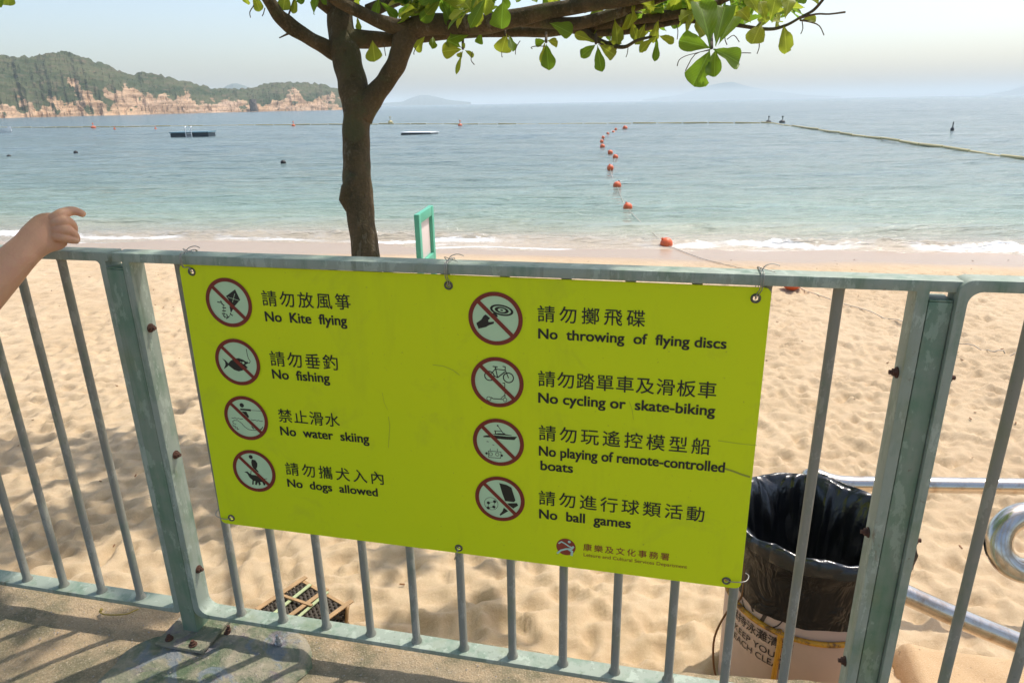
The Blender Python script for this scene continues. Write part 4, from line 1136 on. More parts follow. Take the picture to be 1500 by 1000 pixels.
# ------------------------------------------------------------------ person's hand and forearm on the rail
def fpx(px, py, n):
    u, z = on_f(px, py, n); return fp(u, z, n)
hand = empty('person', tuple(fpx(60, 360, .05)))
tag(hand, 'bare forearm and hand of a person resting on the left rail, index finger lifted', 'person')
def skin_obj(name, nodes, edges, root, sub=2):
    m = bpy.data.meshes.new(name); m.from_pydata([tuple(n_[0]) for n_ in nodes], edges, [])
    o = bpy.data.objects.new(name, m); COL.objects.link(o)
    md = o.modifiers.new('s', 'SKIN'); md.use_smooth_shade = True; md.branch_smoothing = .6
    for i, n_ in enumerate(nodes):
        r_ = n_[1]
        o.data.skin_vertices[0].data[i].radius = r_ if isinstance(r_, tuple) else (r_, r_)
        o.data.skin_vertices[0].data[i].use_root = (i == root)
    sb = o.modifiers.new('u', 'SUBSURF'); sb.levels = sub; sb.render_levels = sub
    dg = bpy.context.evaluated_depsgraph_get()
    me = bpy.data.meshes.new_from_object(o.evaluated_get(dg))
    bpy.data.objects.remove(o)
    me.materials.append(M_SKIN)
    me.polygons.foreach_set('use_smooth', [True] * len(me.polygons))
    return me
def A_(x, y, n, rp):
    p_ = fpx(x, y, n); return (p_, rp * (p_ - CAM).dot(FW) / FPX)
secs = catmull([(-175, 600, .40, 36, .90), (-100, 515, .30, 33, .88), (-45, 454, .22, 30, .85), (0, 404, .15, 27, .78), (25, 378, .115, 24.0, .70), (42, 362, .09, 22.5, .62), (56, 350, .07, 25, .50),
                (70, 341.5, .050, 28, .36), (80, 337, .039, 27, .30), (88, 334, .030, 23, .26), (94, 333, .024, 16, .22), (99, 333, .020, 8, .2)], 5)
mb = MB(); NS = 28; vs = []
for i_, (x, y, n_, a_, b_) in enumerate(secs):
    p0_ = secs[max(0, i_ - 1)]; p1_ = secs[min(len(secs) - 1, i_ + 1)]
    c_ = fpx(x, y, n_); tg = (fpx(p1_[0], p1_[1], p1_[2]) - fpx(p0_[0], p0_[1], p0_[2])).normalized()
    view = (c_ - CAM).normalized(); across = tg.cross(view).normalized(); deep = across.cross(tg).normalized()
    k_ = (c_ - CAM).dot(FW) / FPX
    for j_ in range(NS):
        th = 2 * math.pi * j_ / NS
        vs.append(c_ + across * (math.cos(th) * a_ * k_) + deep * (math.sin(th) * a_ * b_ * k_))
fs = [(i_ * NS + j_, i_ * NS + (j_ + 1) % NS, (i_ + 1) * NS + (j_ + 1) % NS, (i_ + 1) * NS + j_) for i_ in range(len(secs) - 1) for j_ in range(NS)] + [tuple(reversed(range(NS))), tuple((len(secs) - 1) * NS + j_ for j_ in range(NS))]
mb.add(vs, fs); mb.build('palm', M_SKIN, hand)
fingers = [
    [A_(70, 324, .030, 6), A_(80, 319, .040, 8.5), A_(90, 313.5, .030, 9.2), A_(98, 310.5, .010, 8), A_(106, 308.5, .0, 7.3), A_(114, 310, -.008, 6.4), A_(120.5, 313, -.012, 5.6), A_(125, 316.5, -.014, 4.4)],
    [A_(68, 333, .034, 6), A_(84, 326, .043, 8.4), A_(94, 322.5, .036, 9.4), A_(101, 325, .018, 8), A_(107, 331, .008, 7), A_(108.5, 338, .002, 6.2), A_(106, 343, -.002, 5.4), A_(103, 346, -.004, 4.4)],
    [A_(68, 341, .038, 6), A_(84, 336, .046, 8.2), A_(95, 335.5, .042, 9.0), A_(103, 339, .028, 7.8), A_(110, 345, .018, 6.6), A_(112.5, 350, .012, 5.6), A_(112, 353, .008, 4.8), A_(109, 355, .006, 3.8)],
    [A_(66, 348, .042, 6), A_(80, 346, .050, 7.8), A_(91, 347, .048, 8.4), A_(99, 349.5, .036, 7.4), A_(106, 351.5, .028, 6.3), A_(110, 352.5, .023, 5.4), A_(113, 353.5, .019, 4.6), A_(115, 354.5, .016, 3.6)],
    [A_(52, 350, .045, 10), A_(60, 348, .030, 10), A_(70, 345, .012, 9.5), A_(79, 343, -.002, 8.5), A_(87, 343, -.012, 7.5), A_(92, 343.5, -.018, 6.4), A_(95, 344, -.020, 5.2), A_(97, 344, -.021, 4)]]
for fg in fingers:
    me = skin_obj('finger', fg, [(i, i + 1) for i in range(len(fg) - 1)], 0, 2)
    o = bpy.data.objects.new('finger', me); link(o, hand); o.matrix_parent_inverse = Matrix.Translation(hand.location).inverted()
# join the fingers into the one continuous body with a voxel remesh
bm = bmesh.new()
for o in [x for x in hand.children]:
    bm.from_mesh(o.data)
me = bpy.data.meshes.new('arm'); bm.to_mesh(me); bm.free()
for o in list(hand.children): bpy.data.objects.remove(o)
o = bpy.data.objects.new('arm', me); COL.objects.link(o)
md = o.modifiers.new('r', 'REMESH'); md.mode = 'VOXEL'; md.voxel_size = .0017
md = o.modifiers.new('sm', 'SMOOTH'); md.factor = .5; md.iterations = 2
me2 = bpy.data.meshes.new_from_object(o.evaluated_get(bpy.context.evaluated_depsgraph_get()))
bpy.data.objects.remove(o)
me2.polygons.foreach_set('use_smooth', [True] * len(me2.polygons))
me2.materials.clear(); me2.materials.append(M_SKIN)
arm = bpy.data.objects.new('arm', me2); link(arm, hand); arm.matrix_parent_inverse = Matrix.Translation(hand.location).inverted()

# ------------------------------------------------------------------ litter bin
BX, BY, BR = .955, 1.88, .245
BZ0 = sand_z(BX, BY) - .02
BZT = .205
bn = empty('litter_bin', (BX, BY, BZ0))
tag(bn, 'beige cylindrical litter bin lined with a black bag, behind the right post', 'bin')
mb = MB(); mb.lathe([(BR * .97, BZ0), (BR * .985, BZ0 + .02), (BR * 1.0, BZ0 + .35), (BR * 1.0, BZT - .05), (BR * .96, BZT - .05), (BR * .93, BZ0 + .05), (.01, BZ0 + .04)], (BX, BY, 0), 56)
mb.build('body', M_BINB, bn, auto=RAD(30))
# bag: outer skirt, fold over the rim, and inner lining with creases
def bag(prof, seed, ncol, amp, name, mat):
    rr = random.Random(seed); vs = []
    ph = [rr.uniform(0, 6.28) for _ in range(10)]
    for i, (r, z, w) in enumerate(prof):
        for k in range(ncol):
            a = 2 * math.pi * k / ncol
            f_ = sum(math.sin(m_ * a + ph[j] + i * .12 * (1 + j % 3)) * (1 / (1 + j * .35)) for j, m_ in enumerate((3, 5, 8, 13, 19, 27, 38)))
            rr2 = r * (1 + amp * w * f_ * .10); zz = z + w * amp * .08 * math.sin(4 * a + ph[8]) + w * amp * .05 * math.sin(11 * a + ph[9]) + (rr.uniform(-1, 1) * .0025 if w > .3 else 0)
            
            if w > .04:
                nz_ = float(fbm(np.array(math.cos(a) * 2.2 + 20 + i * .09), np.array(math.sin(a) * 2.2 + 20 + i * .16), 4, .62))
                n2_ = 1 - 2 * abs(float(fbm(np.array(math.cos(a) * 3.1 + 31 + i * .16), np.array(math.sin(a) * 3.1 + 11 - i * .14), 3)))
                rr2 += R * w * amp * (nz_ * .42 + (n2_ - .6) * .34); zz += w * amp * nz_ * .10
            vs.append((BX + rr2 * math.cos(a), BY + rr2 * math.sin(a), zz))
    fs = [(i * ncol + k, i * ncol + (k + 1) % ncol, (i + 1) * ncol + (k + 1) % ncol, (i + 1) * ncol + k) for i in range(len(prof) - 1) for k in range(ncol)]
    return mesh_obj(name, vs, fs, mat, bn, True)
R = BR
bag([(R * 1.045, BZT - .225, .25), (R * 1.05, BZT - .19, .12), (R * 1.052, BZT - .10, .08), (R * 1.058, BZT - .060, .05), (R * 1.085, BZT - .052, .03), (R * 1.088, BZT - .030, .03)], 3, 180, .30, 'bag_skirt', M_SKIRT)
bag([(R * 1.088, BZT - .034, .03), (R * 1.090, BZT - .012, .05), (R * 1.075, BZT + .012, .15), (R * 1.03, BZT + .016, .3), (R * .96, BZT + .002, .5), (R * .88, BZT - .03, .7), (R * .82, BZT - .08, .9), (R * .76, BZT - .15, 1.1),
     (R * .68, BZT - .24, 1.2), (R * .56, BZT - .33, 1.2), (R * .4, BZT - .40, 1.2), (R * .2, BZT - .44, 1), (R * .02, BZT - .45, .5)], 8, 260, .24, 'bag_lining', M_BAG)
# bag knot bulging beside the post
c = V(BX + R * 1.02, BY - R * .30, BZT - .09)
bmx = bmesh.new(); bmesh.ops.create_icosphere(bmx, subdivisions=3, radius=1)
for v in bmx.verts:
    v.co = Vector((v.co.x * .045, v.co.y * .05, v.co.z * .075)) * (1 + .25 * float(fbm(np.array(v.co.x * 3 + 5), np.array(v.co.z * 3 + v.co.y * 2), 3))) + c
me = bpy.data.meshes.new('bag_knot'); bmx.to_mesh(me); bmx.free(); me.polygons.foreach_set('use_smooth', [True] * len(me.polygons)); me.materials.append(M_SKIRT)
o = bpy.data.objects.new('bag_knot', me); link(o, bn); o.matrix_parent_inverse = Matrix.Translation(bn.location).inverted()
# yellow hose ring and its hanging tie, rusty wire handle
def cyl(a, z, r=BR + .008): return V(BX + r * math.cos(a), BY + r * math.sin(a), z)
mb = MB(); mb.tube([cyl(2 * math.pi * i / 60, BZT - .262 - .012 * math.cos(2 * math.pi * i / 60 - 4.2)) for i in range(61)], .0085, 8, False)
mb.build('hose_ring', M_HOSE, bn, smooth=True)
a0 = RAD(232)
mb = MB(); mb.tube(catmull([cyl(a0, BZT - .262), cyl(a0 + .02, BZT - .31), cyl(a0 + .01, BZT - .40), cyl(a0, BZT - .52)], 5), .0085, 8); mb.build('hose_tie', M_HOSE, bn, smooth=True)
a1 = RAD(200)
mb = MB(); mb.tube(catmull([cyl(a1, BZT - .10, BR + .01), cyl(a1 + .02, BZT - .22, BR + .012), cyl(a1 - .03, BZT - .28, BR + .05), cyl(a1 - .05, BZT - .38, BR + .085), cyl(a1 - .03, BZT - .50, BR + .08), cyl(a1, BZT - .56, BR + .06)], 5), .0035, 6); mb.build('wire_handle', M_RUSTW, bn, smooth=True)
# printing wrapped round the body
def wrap(a_c, zc):
    return lambda a, b, l: V(BX + (BR + .0014 + l) * math.cos(a_c + a / BR), BY + (BR + .0014 + l) * math.sin(a_c + a / BR), zc + b)
AC = RAD(215)
w_ = wrap(AC, BZT - .335)
write('chinese_lettering', '保持泳灘清潔', -.115, 0, .115, 0, .036, M_BTXT, bn, bold=.02, surf=w_, per_char=True)
write('english_lettering', 'KEEP YOUR', -.09, -.042, .09, -.042, .023, M_BTXT, bn, bold=.01, surf=w_)
write('english_lettering', 'BEACH CLEAN', -.105, -.076, .105, -.076, .023, M_BTXT, bn, bold=.01, surf=w_)
multi_flat('emblem_outline', ringpoly((0, .125), .080, .076, 40) + strokes([(-.045, .115), (-.03, .14), (.0, .125), (-.01, .09)], .006) + strokes([(.01, .17), (.03, .12), (.012, .06)], .012) + strokes([(-.005, .16), (-.03, .10), (-.02, .08)], .007), .0002, M_BTXT, bn, surf=w_)

# ------------------------------------------------------------------ stainless stair handrails beyond the fence
def tube_thing(name, pts, r, mat, label, cat, k=6, n=18, group=None):
    mb = MB(); mb.tube(catmull(pts, k), r, n)
    return tag(mb.build(name, mat, None, auto=RAD(50)), label, cat, group)
Zr = 2.75
tube_thing('handrail', [at(1178, 740, Zr + .1), at(1178, 712, Zr + .06), at(1184, 698, Zr + .03), at(1196, 697, Zr), at(1215, 704, Zr - .02), at(1240, 708, Zr - .03), at(1300, 709, Zr - .05), at(1500, 712, Zr - .12), at(1750, 716, Zr - .2), at(1950, 716, Zr - .25)], .031, M_INOX, 'long level stainless handrail crossing the sand beyond the bin', 'handrail')
tube_thing('handrail', [at(1285, 850, 2.02), at(1340, 876, 2.0), at(1420, 911, 1.98), at(1500, 944, 1.96), at(1640, 1005, 1.9), at(1750, 1055, 1.85)], .030, M_INOX, 'lower stainless handrail sloping down to the right under the scroll end', 'handrail')
zc = 1.62
scp = []
for i in range(15):
    a = RAD(95 + i * 14.5)
    scp.append((1508 + math.cos(a) * (47 - i * .15), 795 - math.sin(a) * (42 - i * .1), zc + .012 * math.cos(i * .2)))
scp = [(1750, 742, zc - .1), (1620, 746, zc - .04), (1550, 750, zc)] + scp
tube_thing('handrail', [at(*q_) for q_ in scp], .0295, M_INOX, 'stainless handrail ending in a round scroll at the right edge', 'handrail', k=4)

t = NT('sandy_landing'); p = t.pos()
n1 = t.noise(p, 9, 5, .65); n3 = t.noise(p, 260, 3)
c = t.mix(n1, (.46, .30, .155), (.60, .43, .26))
c = t.mix(t.math('MULTIPLY', t.ramp(n3, [(.55, 0.), (.7, 1.)]), .5), c, (.72, .58, .42))
c = t.mix(t.math('MULTIPLY', t.ramp(t.noise(p, 40, 4), [(.66, 0.), (.72, 1.)]), .8), c, (.16, .10, .06))
t.col(c); t.l(t.bump(t.math('ADD', n1, n3), .5, .008), t.b.inputs['Normal'])
M_LAND = t.set(Roughness=.95)
q0 = on_z(1300, 926, -.40)
lu, ln = (q0 - P0).dot(FU), (q0 - P0).dot(FN)
gu, gn = np.meshgrid(np.linspace(lu, lu + 2.2, 120), np.linspace(ln, -.21, 50))
sl_ = np.clip(np.minimum(gu - lu, gn - ln) / .05, 0, 1)
gz = -.40 - .14 * (1 - sl_) ** 1.5 + fbm(gu * 5, gn * 5, 4) * .02
o = grid_obj('landing', P0.x + FU.x * gu + FN.x * gn, P0.y + FU.y * gu + FN.y * gn, gz, M_LAND); o['kind'] = 'structure'

# ------------------------------------------------------------------ woven basket on the sand
b0 = on_z(383, 892, -.36); b1 = on_z(443, 852, -.36); b2 = on_z(526, 872, -.36)
zt_ = -.36
O = V(b0.x, b0.y, 0); ea = V(b1.x - b0.x, b1.y - b0.y, 0); eb_len = (b2 - b1).length
ea_n = ea.normalized(); eb_n = V(ea_n.y, -ea_n.x, 0)
La = ea.length; Lb = eb_len
bz = min(sand_z(O.x, O.y), sand_z(b2.x, b2.y)) - .02
bk = empty('wicker_basket', (O.x + ea.x / 2, O.y + ea.y / 2, bz))
tag(bk, 'flat lidded basket of dark wicker with bamboo strips on the sand', 'basket')
def bp(a, b, z): return O + ea_n * a + eb_n * b + V(0, 0, z)
mb = MB()
mb.box(bp(.012, .012, bz), ea_n * (La - .024), eb_n * (Lb - .024), (0, 0, zt_ - bz - .012))
mb.build('inner_liner', M_DARK, bk)
mb = MB()
nw = 22
for i in range(nw):
    a = (i + .5) / nw * La
    pts = [bp(a, Lb * j / 30, zt_ - .004 + .006 * math.cos(j * 1.57 + (i % 2) * math.pi)) for j in range(31)]
    mb.tube(pts, .0068, 5, True)
for j in range(9):
    b = (j + .5) / 9 * Lb
    pts = [bp(La * i / (nw * 2), b, zt_ - .004 - .006 * math.cos(i * 1.57 * 1)) for i in range(nw * 2 + 1)]
    mb.tube(pts, .005, 5, True)
hh = zt_ - bz
for lv in range(int(hh / .014)):
    z = bz + .01 + lv * .014
    for side_ in range(4):
        pts = []
        for j in range(25):
            f_ = j / 24; wv_ = .005 * math.cos(j * 1.57 + lv * math.pi)
            pts.append([bp(f_ * La, Lb - .004 + wv_, z), bp(f_ * La, .004 - wv_, z), bp(La - .004 + wv_, f_ * Lb, z), bp(.004 - wv_, f_ * Lb, z)][side_])
        mb.tube(pts, .0062, 5, True)
o = mb.build('weave', M_WICK, bk, smooth=True); o['kind'] = 'stuff'
def strip(a0_, b0_, a1_, b1_, mat, w=.018, z=None, ov=.0):
    p0, p1 = bp(a0_, b0_, zt_ + .010 if z is None else z), bp(a1_, b1_, zt_ + .010 if z is None else z)
    d_ = (p1 - p0).normalized(); s_ = V(-d_.y, d_.x, 0)
    mb = MB(); mb.box(p0 - s_ * w / 2, p1 - p0, s_ * w, (0, 0, .005)); mb.build('bamboo_strip', mat, bk, bevel=.001)
strip(-.02, .0, La + .02, .0, M_BAMB, .020)
strip(La, -.01, La, Lb + .01, M_BAMB, .014, zt_ + .004)
strip(.0, Lb * .28, La + .0, Lb * .20, M_BAMG, .015)
strip(-.02, Lb * .52, La + .02, Lb * .50, M_BAMB, .019, zt_ + .0125)
strip(-.02, Lb * .66, La + .01, Lb * .55, M_BAMG, .013)
strip(-.02, Lb - .005, La + .03, Lb + .0, M_BAMB, .020)
strip(La * .40, -.01, La * .58, Lb * .62, M_BAMB, .012, zt_ + .0165)
strip(La * .10, Lb * .70, La * .0, Lb * .92, M_BAMB, .014, zt_ + .016)
mb = MB(); mb.tube(catmull([bp(La + .005, Lb + .004, zt_ + .01), bp(La * .95, Lb + .012, zt_ - .01), bp(La * .85, Lb + .012, bz + .02), bp(La * .8, Lb + .01, bz)], 4), .007, 6); mb.build('corner_hoop', M_BAMB, bk, smooth=True)

# ------------------------------------------------------------------ green beach notice frame
zt2 = .57
s0 = on_z(606, 314.5, zt2); s1 = on_z(628, 300.5, zt2)
s0.z = s1.z = 0
bs = empty('beach_sign', (s0.x, s0.y, sand_z(s0.x, s0.y)))
tag(bs, 'narrow green wooden notice frame standing on the beach beside the tree', 'sign')
ex = (s1 - s0); Ls = ex.length; ex.normalize(); ey = V(ex.y, -ex.x, 0)
if ey.dot(V(1, 0, 0)) < 0: ey = -ey
pw, pd = .075, .045
def gbox(name, a0_, a1_, z0_, z1_, mat, d0=0, d1=pd):
    mb = MB(); mb.box(V(s0.x, s0.y, z0_) + ex * a0_ + ey * d0, ex * (a1_ - a0_), ey * (d1 - d0), (0, 0, z1_ - z0_)); mb.build(name, mat, bs, bevel=.003, auto=RAD(35))
gs = sand_z(s0.x, s0.y) - .1
gbox('post', 0, pw, gs, zt2 - .001, M_BEACHG); gbox('post', Ls - pw, Ls, gs, zt2 - .001, M_BEACHG)
gbox('top_rail', pw + .001, Ls - pw - .001, zt2 - .085, zt2 - .002, M_BEACHG, .002, pd - .002)
gbox('bottom_rail', pw + .001, Ls - pw - .001, zt2 - .52, zt2 - .44, M_BEACHG, .002, pd - .002)
gbox('notice', pw + .001, Ls - pw - .001, zt2 - .439, zt2 - .086, M_BEACHW, .004, .014)

# ------------------------------------------------------------------ swimming line buoys, boom, rafts, swimmers
def sphere_me(name, r, mat, band=None):
    bmx = bmesh.new(); bmesh.ops.create_uvsphere(bmx, u_segments=24, v_segments=14, radius=r)
    me = bpy.data.meshes.new(name); bmx.to_mesh(me); bmx.free()
    me.polygons.foreach_set('use_smooth', [True] * len(me.polygons)); me.materials.append(mat); return me
bme = sphere_me('float_ball', .11, M_BUOY)
mb = MB(); mb.tube([V(0, 0, .09), V(0, 0, .135)], .022, 10); mb.tube([V(.0, -.024, .125), V(0, .024, .125)], .008, 6)
lug0 = mb.build('rope_eye', M_BUOY, None, smooth=False); lug_me = lug0.data; bpy.data.objects.remove(lug0)
BU = [(1160, 417, None, .115), (976, 358, SEA, .095), (919.5, 304, SEA, .095), (904, 272, SEA, .105), (894, 246, SEA, .11), (901.5, 230, SEA, .11), (894, 223, SEA, .11), (882.5, 214, SEA, .12), (881.5, 206.5, SEA, .10), (883.5, 200.5, SEA, .10),
      (890.5, 195, SEA, .10), (898.5, 192.5, SEA, .11), (902, 188.5, SEA, .11), (915.5, 187.5, SEA, .20)]
BL = ['orange buoy lying on the dry sand just under the rail', 'orange buoy in the foam at the water\'s edge', 'nearest orange buoy afloat, just beyond the surf', 'second orange buoy afloat out from the surf', 'third orange buoy afloat out from the surf',
      'fourth orange buoy afloat, at the right bend of the line', 'fifth orange buoy afloat, left of the bend', 'sixth orange buoy afloat, at the left bend of the line', 'seventh small orange buoy of the line, above the left bend', 'eighth small orange buoy of the line',
      'ninth small orange buoy of the line', 'tenth small orange buoy of the line', 'eleventh small buoy, closest under the boom', 'larger orange buoy right of the line, below the boom']
bpts = []
for (px, py, z, r), lb in zip(BU, BL):
    if z is None:
        c = on_z(px, py, -.52); c.z = sand_z(c.x, c.y) + r * .8
        r *= .95
    else:
        c = on_z(px, py + 2, SEA); c.z = SEA + r * .35
    e = empty('buoy', tuple(c)); tag(e, lb, 'buoy', 'orange buoys of the swimming line')
    o = bpy.data.objects.new('float_ball', bme); link(o, e); o.scale = (r / .11,) * 3
    o = bpy.data.objects.new('rope_eye', lug_me); link(o, e); o.scale = (r / .11,) * 3
    e.rotation_euler = (random.uniform(-.6, .6), random.uniform(-.9, .9), 0)
    bpts.append(c.copy())
    if z is not None and len(bpts) > 3: pass
# rope of the line
rp = []
s_pt = on_z(1482, 516, -.53); rp.append(V(s_pt.x + .6, s_pt.y - .25, 0)); rp.append(V(s_pt.x, s_pt.y, 0))
m_ = on_z(1405, 498, -.53); rp.append(V(m_.x, m_.y, 0)); rp.append(V(bpts[0].x + .1, bpts[0].y + .02, 0))
m_ = on_z(1085, 391, -.56); rp.append(V(m_.x, m_.y, 0)); m_ = on_z(1030, 380, -.6); rp.append(V(m_.x, m_.y, 0))
dense = []
for a in catmull([(v.x, v.y) for v in rp] + [(bpts[1].x, bpts[1].y)], 14): dense.append(V(a[0], a[1], max(sand_z(a[0], a[1]), SEA) + .012))
for a in catmull([(v.x, v.y) for v in bpts[1:]], 8): dense.append(V(a[0], a[1], SEA + .012))
mb = MB(); mb.tube(dense, .005, 5, True)
tag(mb.build('buoy_line_rope', M_ROPE, None, smooth=True), 'thin pale rope running over the sand out through the orange buoys', 'rope')
# boom
bo = [on_z(x, y, SEA) for x, y in ((-60, 188), (0, 187.5), (150, 186.5), (350, 184.5), (460, 183), (560, 182.4), (690, 182.6), (800, 182.6), (900, 181.8), (1000, 181), (1123, 180.8), (1135, 182), (1150, 184.5), (1200, 191.5), (1300, 206), (1400, 220.5), (1500, 236), (1560, 245))]
bd = catmull([(v.x, v.y) for v in bo], 8)
be = empty('shark_net_boom', (bo[9].x, bo[9].y, SEA)); tag(be, 'long floating yellowish boom enclosing the swimming area', 'boom')
seg_pts = [Vector((a[0], a[1], 0)) for a in bd]
# resample into floats about 2.4 m long
acc = [seg_pts[0]]; cur = seg_pts[0]
for q_ in seg_pts[1:]:
    while (q_ - cur).length > 2.4:
        cur = cur + (q_ - cur).normalized() * 2.4; acc.append(cur)
rb = random.Random(2)
fme = None
for i in range(min(len(acc) - 1, 280)):
    j = len(acc) - 2 - i
    a, b = acc[j], acc[j + 1]; d_ = b - a
    if fme is None:
        mb = MB(); mb.tube([V(-.48, 0, 0), V(-.47, 0, 0), V(.47, 0, 0), V(.48, 0, 0)], [.035, .065, .065, .035], 8); mb.box((-.49, -.015, -.06), (.98, 0, 0), (0, .03, 0), (0, 0, .03))
        t0 = mb.build('boom_float', M_BUOYY, None, smooth=False); fme = t0.data; bpy.data.objects.remove(t0)
    o = bpy.data.objects.new('boom_float', fme); COL.objects.link(o); o.parent = be
    o.matrix_parent_inverse = Matrix.Translation(be.location).inverted()
    far_k = 1.0
    o.location = ((a + b) / 2) + V(0, 0, SEA + .05 + rb.uniform(-.03, .03)); o.rotation_euler = (rb.uniform(0, 1), rb.uniform(-.02, .02), math.atan2(d_.y, d_.x)); o.scale = (d_.length * .98, far_k, far_k)
# small marker buoys on the boom
def marker(px, py, lb, mat, h=.55, r=.22, cat='buoy'):
    c = on_z(px, py, SEA); e = empty('marker_buoy', (c.x, c.y, SEA)); tag(e, lb, cat, 'marker buoys far out')
    mb = MB(); mb.lathe([(.01, -.05), (r, -.03), (r * 1.05, h * .35), (r * .45, h * .55), (.02, h * .56)], (c.x, c.y, SEA), 14); mb.build('float', mat, e, auto=RAD(30))
    mb = MB(); mb.lathe([(.035, h * .5), (.03, h), (r * .4, h), (r * .3, h + .12), (.01, h + .14)], (c.x, c.y, SEA), 8); mb.build('top_mark', mat, e)
marker(1125.5, 180.5, 'dark round marker buoy at the bend of the boom', M_DARK, .5, .22)
marker(1145.5, 180.8, 'dark marker buoy just right of the boom\'s bend', M_DARK, .5, .25)
marker(1394.5, 192, 'slim dark marker buoy beyond the boom at the right', M_DARK, .42, .10)
marker(572, 181.5, 'pale yellow marker buoy on the boom right of the tree', M_BUOYY, .7, .28)
marker(674, 185, 'orange marker buoy under the boom, above the white raft', M_BUOY, .45, .20)
marker(430, 185.5, 'orange marker buoy on the boom left of the tree', M_BUOY, .45, .20)
marker(137, 188, 'orange marker buoy on the boom at the far left', M_BUOY, .5, .27)
marker(168, 189.5, 'tiny orange marker left of the dark raft', M_BUOY, .2, .14)
marker(228, 189.5, 'tiny orange marker closest to the dark raft', M_BUOY, .2, .14)
# rafts
def raft(x0, x1, py, yaw, depth_, h, lb, deck, hull, ladder):
    a = on_z(x0, py, SEA); b = on_z(x1, py - .2, SEA); c = (a + b) / 2; w = (b - a).length
    e = empty('swimming_raft', (c.x, c.y, SEA)); tag(e, lb, 'raft', 'moored swimming rafts')
    rot = Matrix.Rotation(yaw, 3, 'Z')
    def rb_(name, x, y, z, dx, dy, dz, mat):
        mb = MB(); mb.box(c + rot @ V(x, y, z), rot @ V(dx, 0, 0), rot @ V(0, dy, 0), V(0, 0, dz)); mb.v = [(v[0], v[1], v[2]) for v in mb.v]; mb.build(name, mat, e)
    for k in range(4):
        mb = MB(); xx = -w / 2 + w * (k + .5) / 4
        mb.tube([c + rot @ V(xx - w * .12, -depth_ / 2 + .25, h * .35), c + rot @ V(xx + w * .12, -depth_ / 2 + .25, h * .35)], h * .45, 12); mb.build('pontoon', hull, e, smooth=False)
    rb_('hull', -w / 2, -depth_ / 2 + .1, -.1, w, depth_ - .2, h * .8 + .05, hull)
    rb_('deck', -w / 2 - .05, -depth_ / 2, h * .8 + .0, w + .1, depth_, h * .22, deck)
    if ladder is not None:
        lx = ladder * w
        for s_ in (-.22, .22):
            mb = MB(); mb.tube([c + rot @ V(lx + s_, -depth_ / 2 - .06, -.1), c + rot @ V(lx + s_, -depth_ / 2 - .06, h + .35), c + rot @ V(lx + s_, -depth_ / 2 + .2, h + .42)], .035, 8); mb.build('ladder_rail', M_WHITE, e)
        for q_ in range(3): rb_('rung', lx - .22, -depth_ / 2 - .08, .02 + q_ * .16, .44, .05, .05, M_WHITE)
raft(262, 305.5, 199.8, .12, 2.2, .36, 'dark floating raft with a white ladder, left of the tree', M_DECK, M_RAFT, 0)
raft(593, 637, 198, -.35, 1.5, .22, 'pale topped low raft afloat right of the tree', M_WHITE, M_DARK, None)
# small white boat at the left edge
c = on_z(-6, 194.5, SEA)
e = empty('small_boat', (c.x, c.y, SEA)); tag(e, 'small white boat cut by the left edge of the view', 'boat')
mb = MB(); L0 = 3.4
sec = [(-1.7, .55, .0), (-1.0, .68, 0), (0, .7, .0), (.9, .55, .02), (1.5, .25, .08), (1.75, .03, .16)]
vs = []
for x, w, z in sec: vs += [V(x, -w, .45 + z), V(x, -w * .7, -.05 + z), V(x, w * .7, -.05 + z), V(x, w, .45 + z), V(x, w * .85, .43 + z), V(x, w * .5, .12 + z), V(x, -w * .5, .12 + z), V(x, -w * .85, .43 + z)]
fs = [(i * 8 + k, (i + 1) * 8 + k, (i + 1) * 8 + (k + 1) % 8, i * 8 + (k + 1) % 8) for i in range(5) for k in range(8)] + [tuple(range(8)), tuple(reversed(range(40, 48)))]
mb.add([v + V(c.x, c.y, SEA) for v in vs], fs); mb.build('hull', M_WHITE, e)
mb = MB(); mb.box(V(c.x - .3, c.y - .5, SEA + .30), (.25, 0, 0), (0, 1.0, 0), (0, 0, .04)); mb.build('thwart', M_WHITE, e)
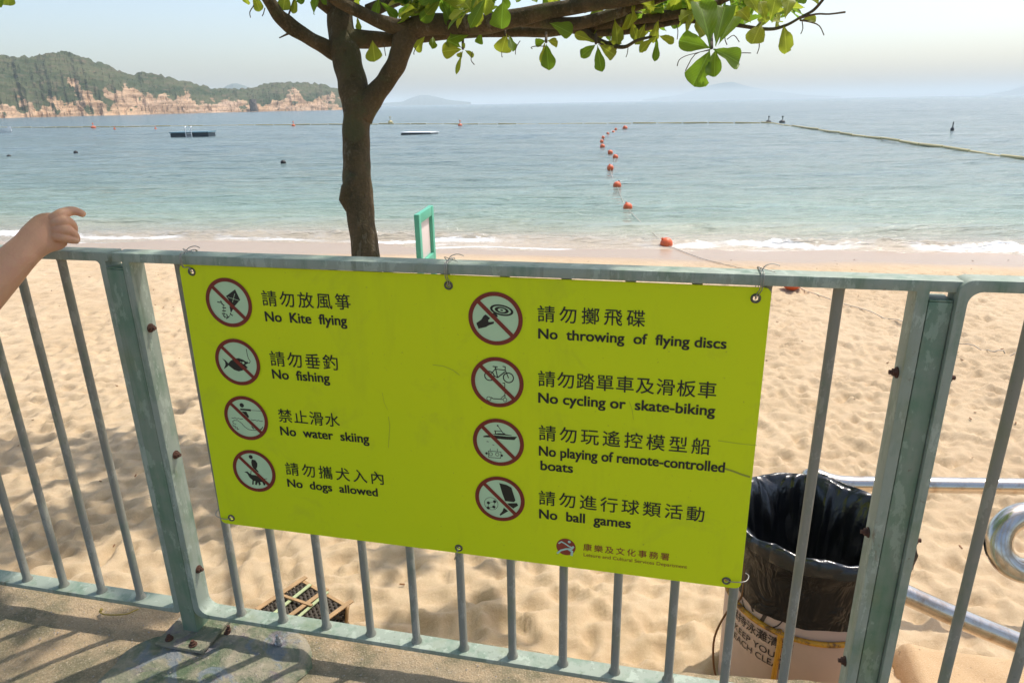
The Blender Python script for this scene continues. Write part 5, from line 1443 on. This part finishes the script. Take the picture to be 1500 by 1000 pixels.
# swimmers: head above the water, shoulders just breaking it
def swimmer(px, py, lb):
    c = on_z(px, py + 3, SEA); e = empty('swimmer', (c.x, c.y, SEA)); tag(e, lb, 'person', 'swimmers inside the boom')
    h0 = V(c.x, c.y, SEA - .11)
    nd = [(h0 + V(0, 0, -.30), .15), (h0 + V(0, 0, -.12), .14), (h0 + V(0, 0, -.02), .06), (h0 + V(0, 0, .07), .062), (h0 + V(0, 0, .15), .088), (h0 + V(0, .005, .22), .07), (h0 + V(-.19, 0, -.09), .06), (h0 + V(.19, 0, -.09), .06)]
    me = skin_obj('body', nd, [(0, 1), (1, 2), (2, 3), (3, 4), (4, 5), (1, 6), (1, 7)], 0, 1)
    o = bpy.data.objects.new('body', me); link(o, e); o.matrix_parent_inverse = Matrix.Translation(e.location).inverted()
    mb = MB(); mb.lathe([(.098, -.005), (.105, .03), (.10, .07), (.07, .11), (.02, .13), (.001, .131)], h0 + V(0, .012, .12), 14); mb.build('hair', M_HAIR, e, smooth=True)
swimmer(415, 237, 'dark haired swimmer just left of the tree trunk')
swimmer(13.5, 228, 'swimmer near the left edge with a line of ripples behind')
swimmer(111, 222, 'small swimmer further right of the left edge one')

# ------------------------------------------------------------------ small things on the concrete
pt = [on_z(x, y, .012) for x, y in ((146, 896), (152, 899), (165, 900), (178, 899.5), (188, 898), (194, 895), (203, 891.5))]
mb = MB(); mb.tube(catmull([tuple(v) for v in pt], 4), .0022, 6); mb.tube([pt[0], pt[0] + V(.004, .006, .006), pt[0] + V(.002, .012, .003)], [.004, .005, .002], 6)
tag(mb.build('fallen_twig', M_TWY, None, smooth=True), 'thin yellow twig lying on the concrete left of the footing', 'twig')
rp_ = random.Random(8)
mb = MB()
for i in range(420):
    u = rp_.uniform(-1.0, 1.9); n_ = rp_.uniform(-.09, .30); s_ = rp_.uniform(.0012, .0038)
    c = fp(u, .002 + (0.019 if (abs(u + .08) < .2 and -.03 < n_ < .2) else 0), n_)
    vs = [c + V(rp_.uniform(.6, 1.2) * s_ * dx, rp_.uniform(.6, 1.2) * s_ * dy, rp_.uniform(.5, 1) * s_ * dz) for dx, dy, dz in ((1, 0, 0), (-1, 0, 0), (0, 1, 0), (0, -1, 0), (0, 0, 1), (0, 0, -1))]
    mb.add(vs, [(0, 2, 4), (2, 1, 4), (1, 3, 4), (3, 0, 4), (2, 0, 5), (1, 2, 5), (3, 1, 5), (0, 3, 5)])
mb.build('grit', M_STONE)['kind'] = 'stuff'
mb = MB()
for i in range(240):
    y = rp_.uniform(2.0, 9.3); x = rp_.uniform(-.85, .9) * (y + .8); s_ = rp_.uniform(.004, .011); a = rp_.uniform(0, 3.14)
    c = V(x, y, sand_z(x, y) + s_ * .3)
    mb.box(c, V(math.cos(a), math.sin(a), .1) * s_ * 2.2, V(-math.sin(a), math.cos(a), 0) * s_ * .7, (0, 0, s_ * .4))
mb.build('beach_litter', M_RUSTW)['kind'] = 'stuff'
print('leaf objects', count)
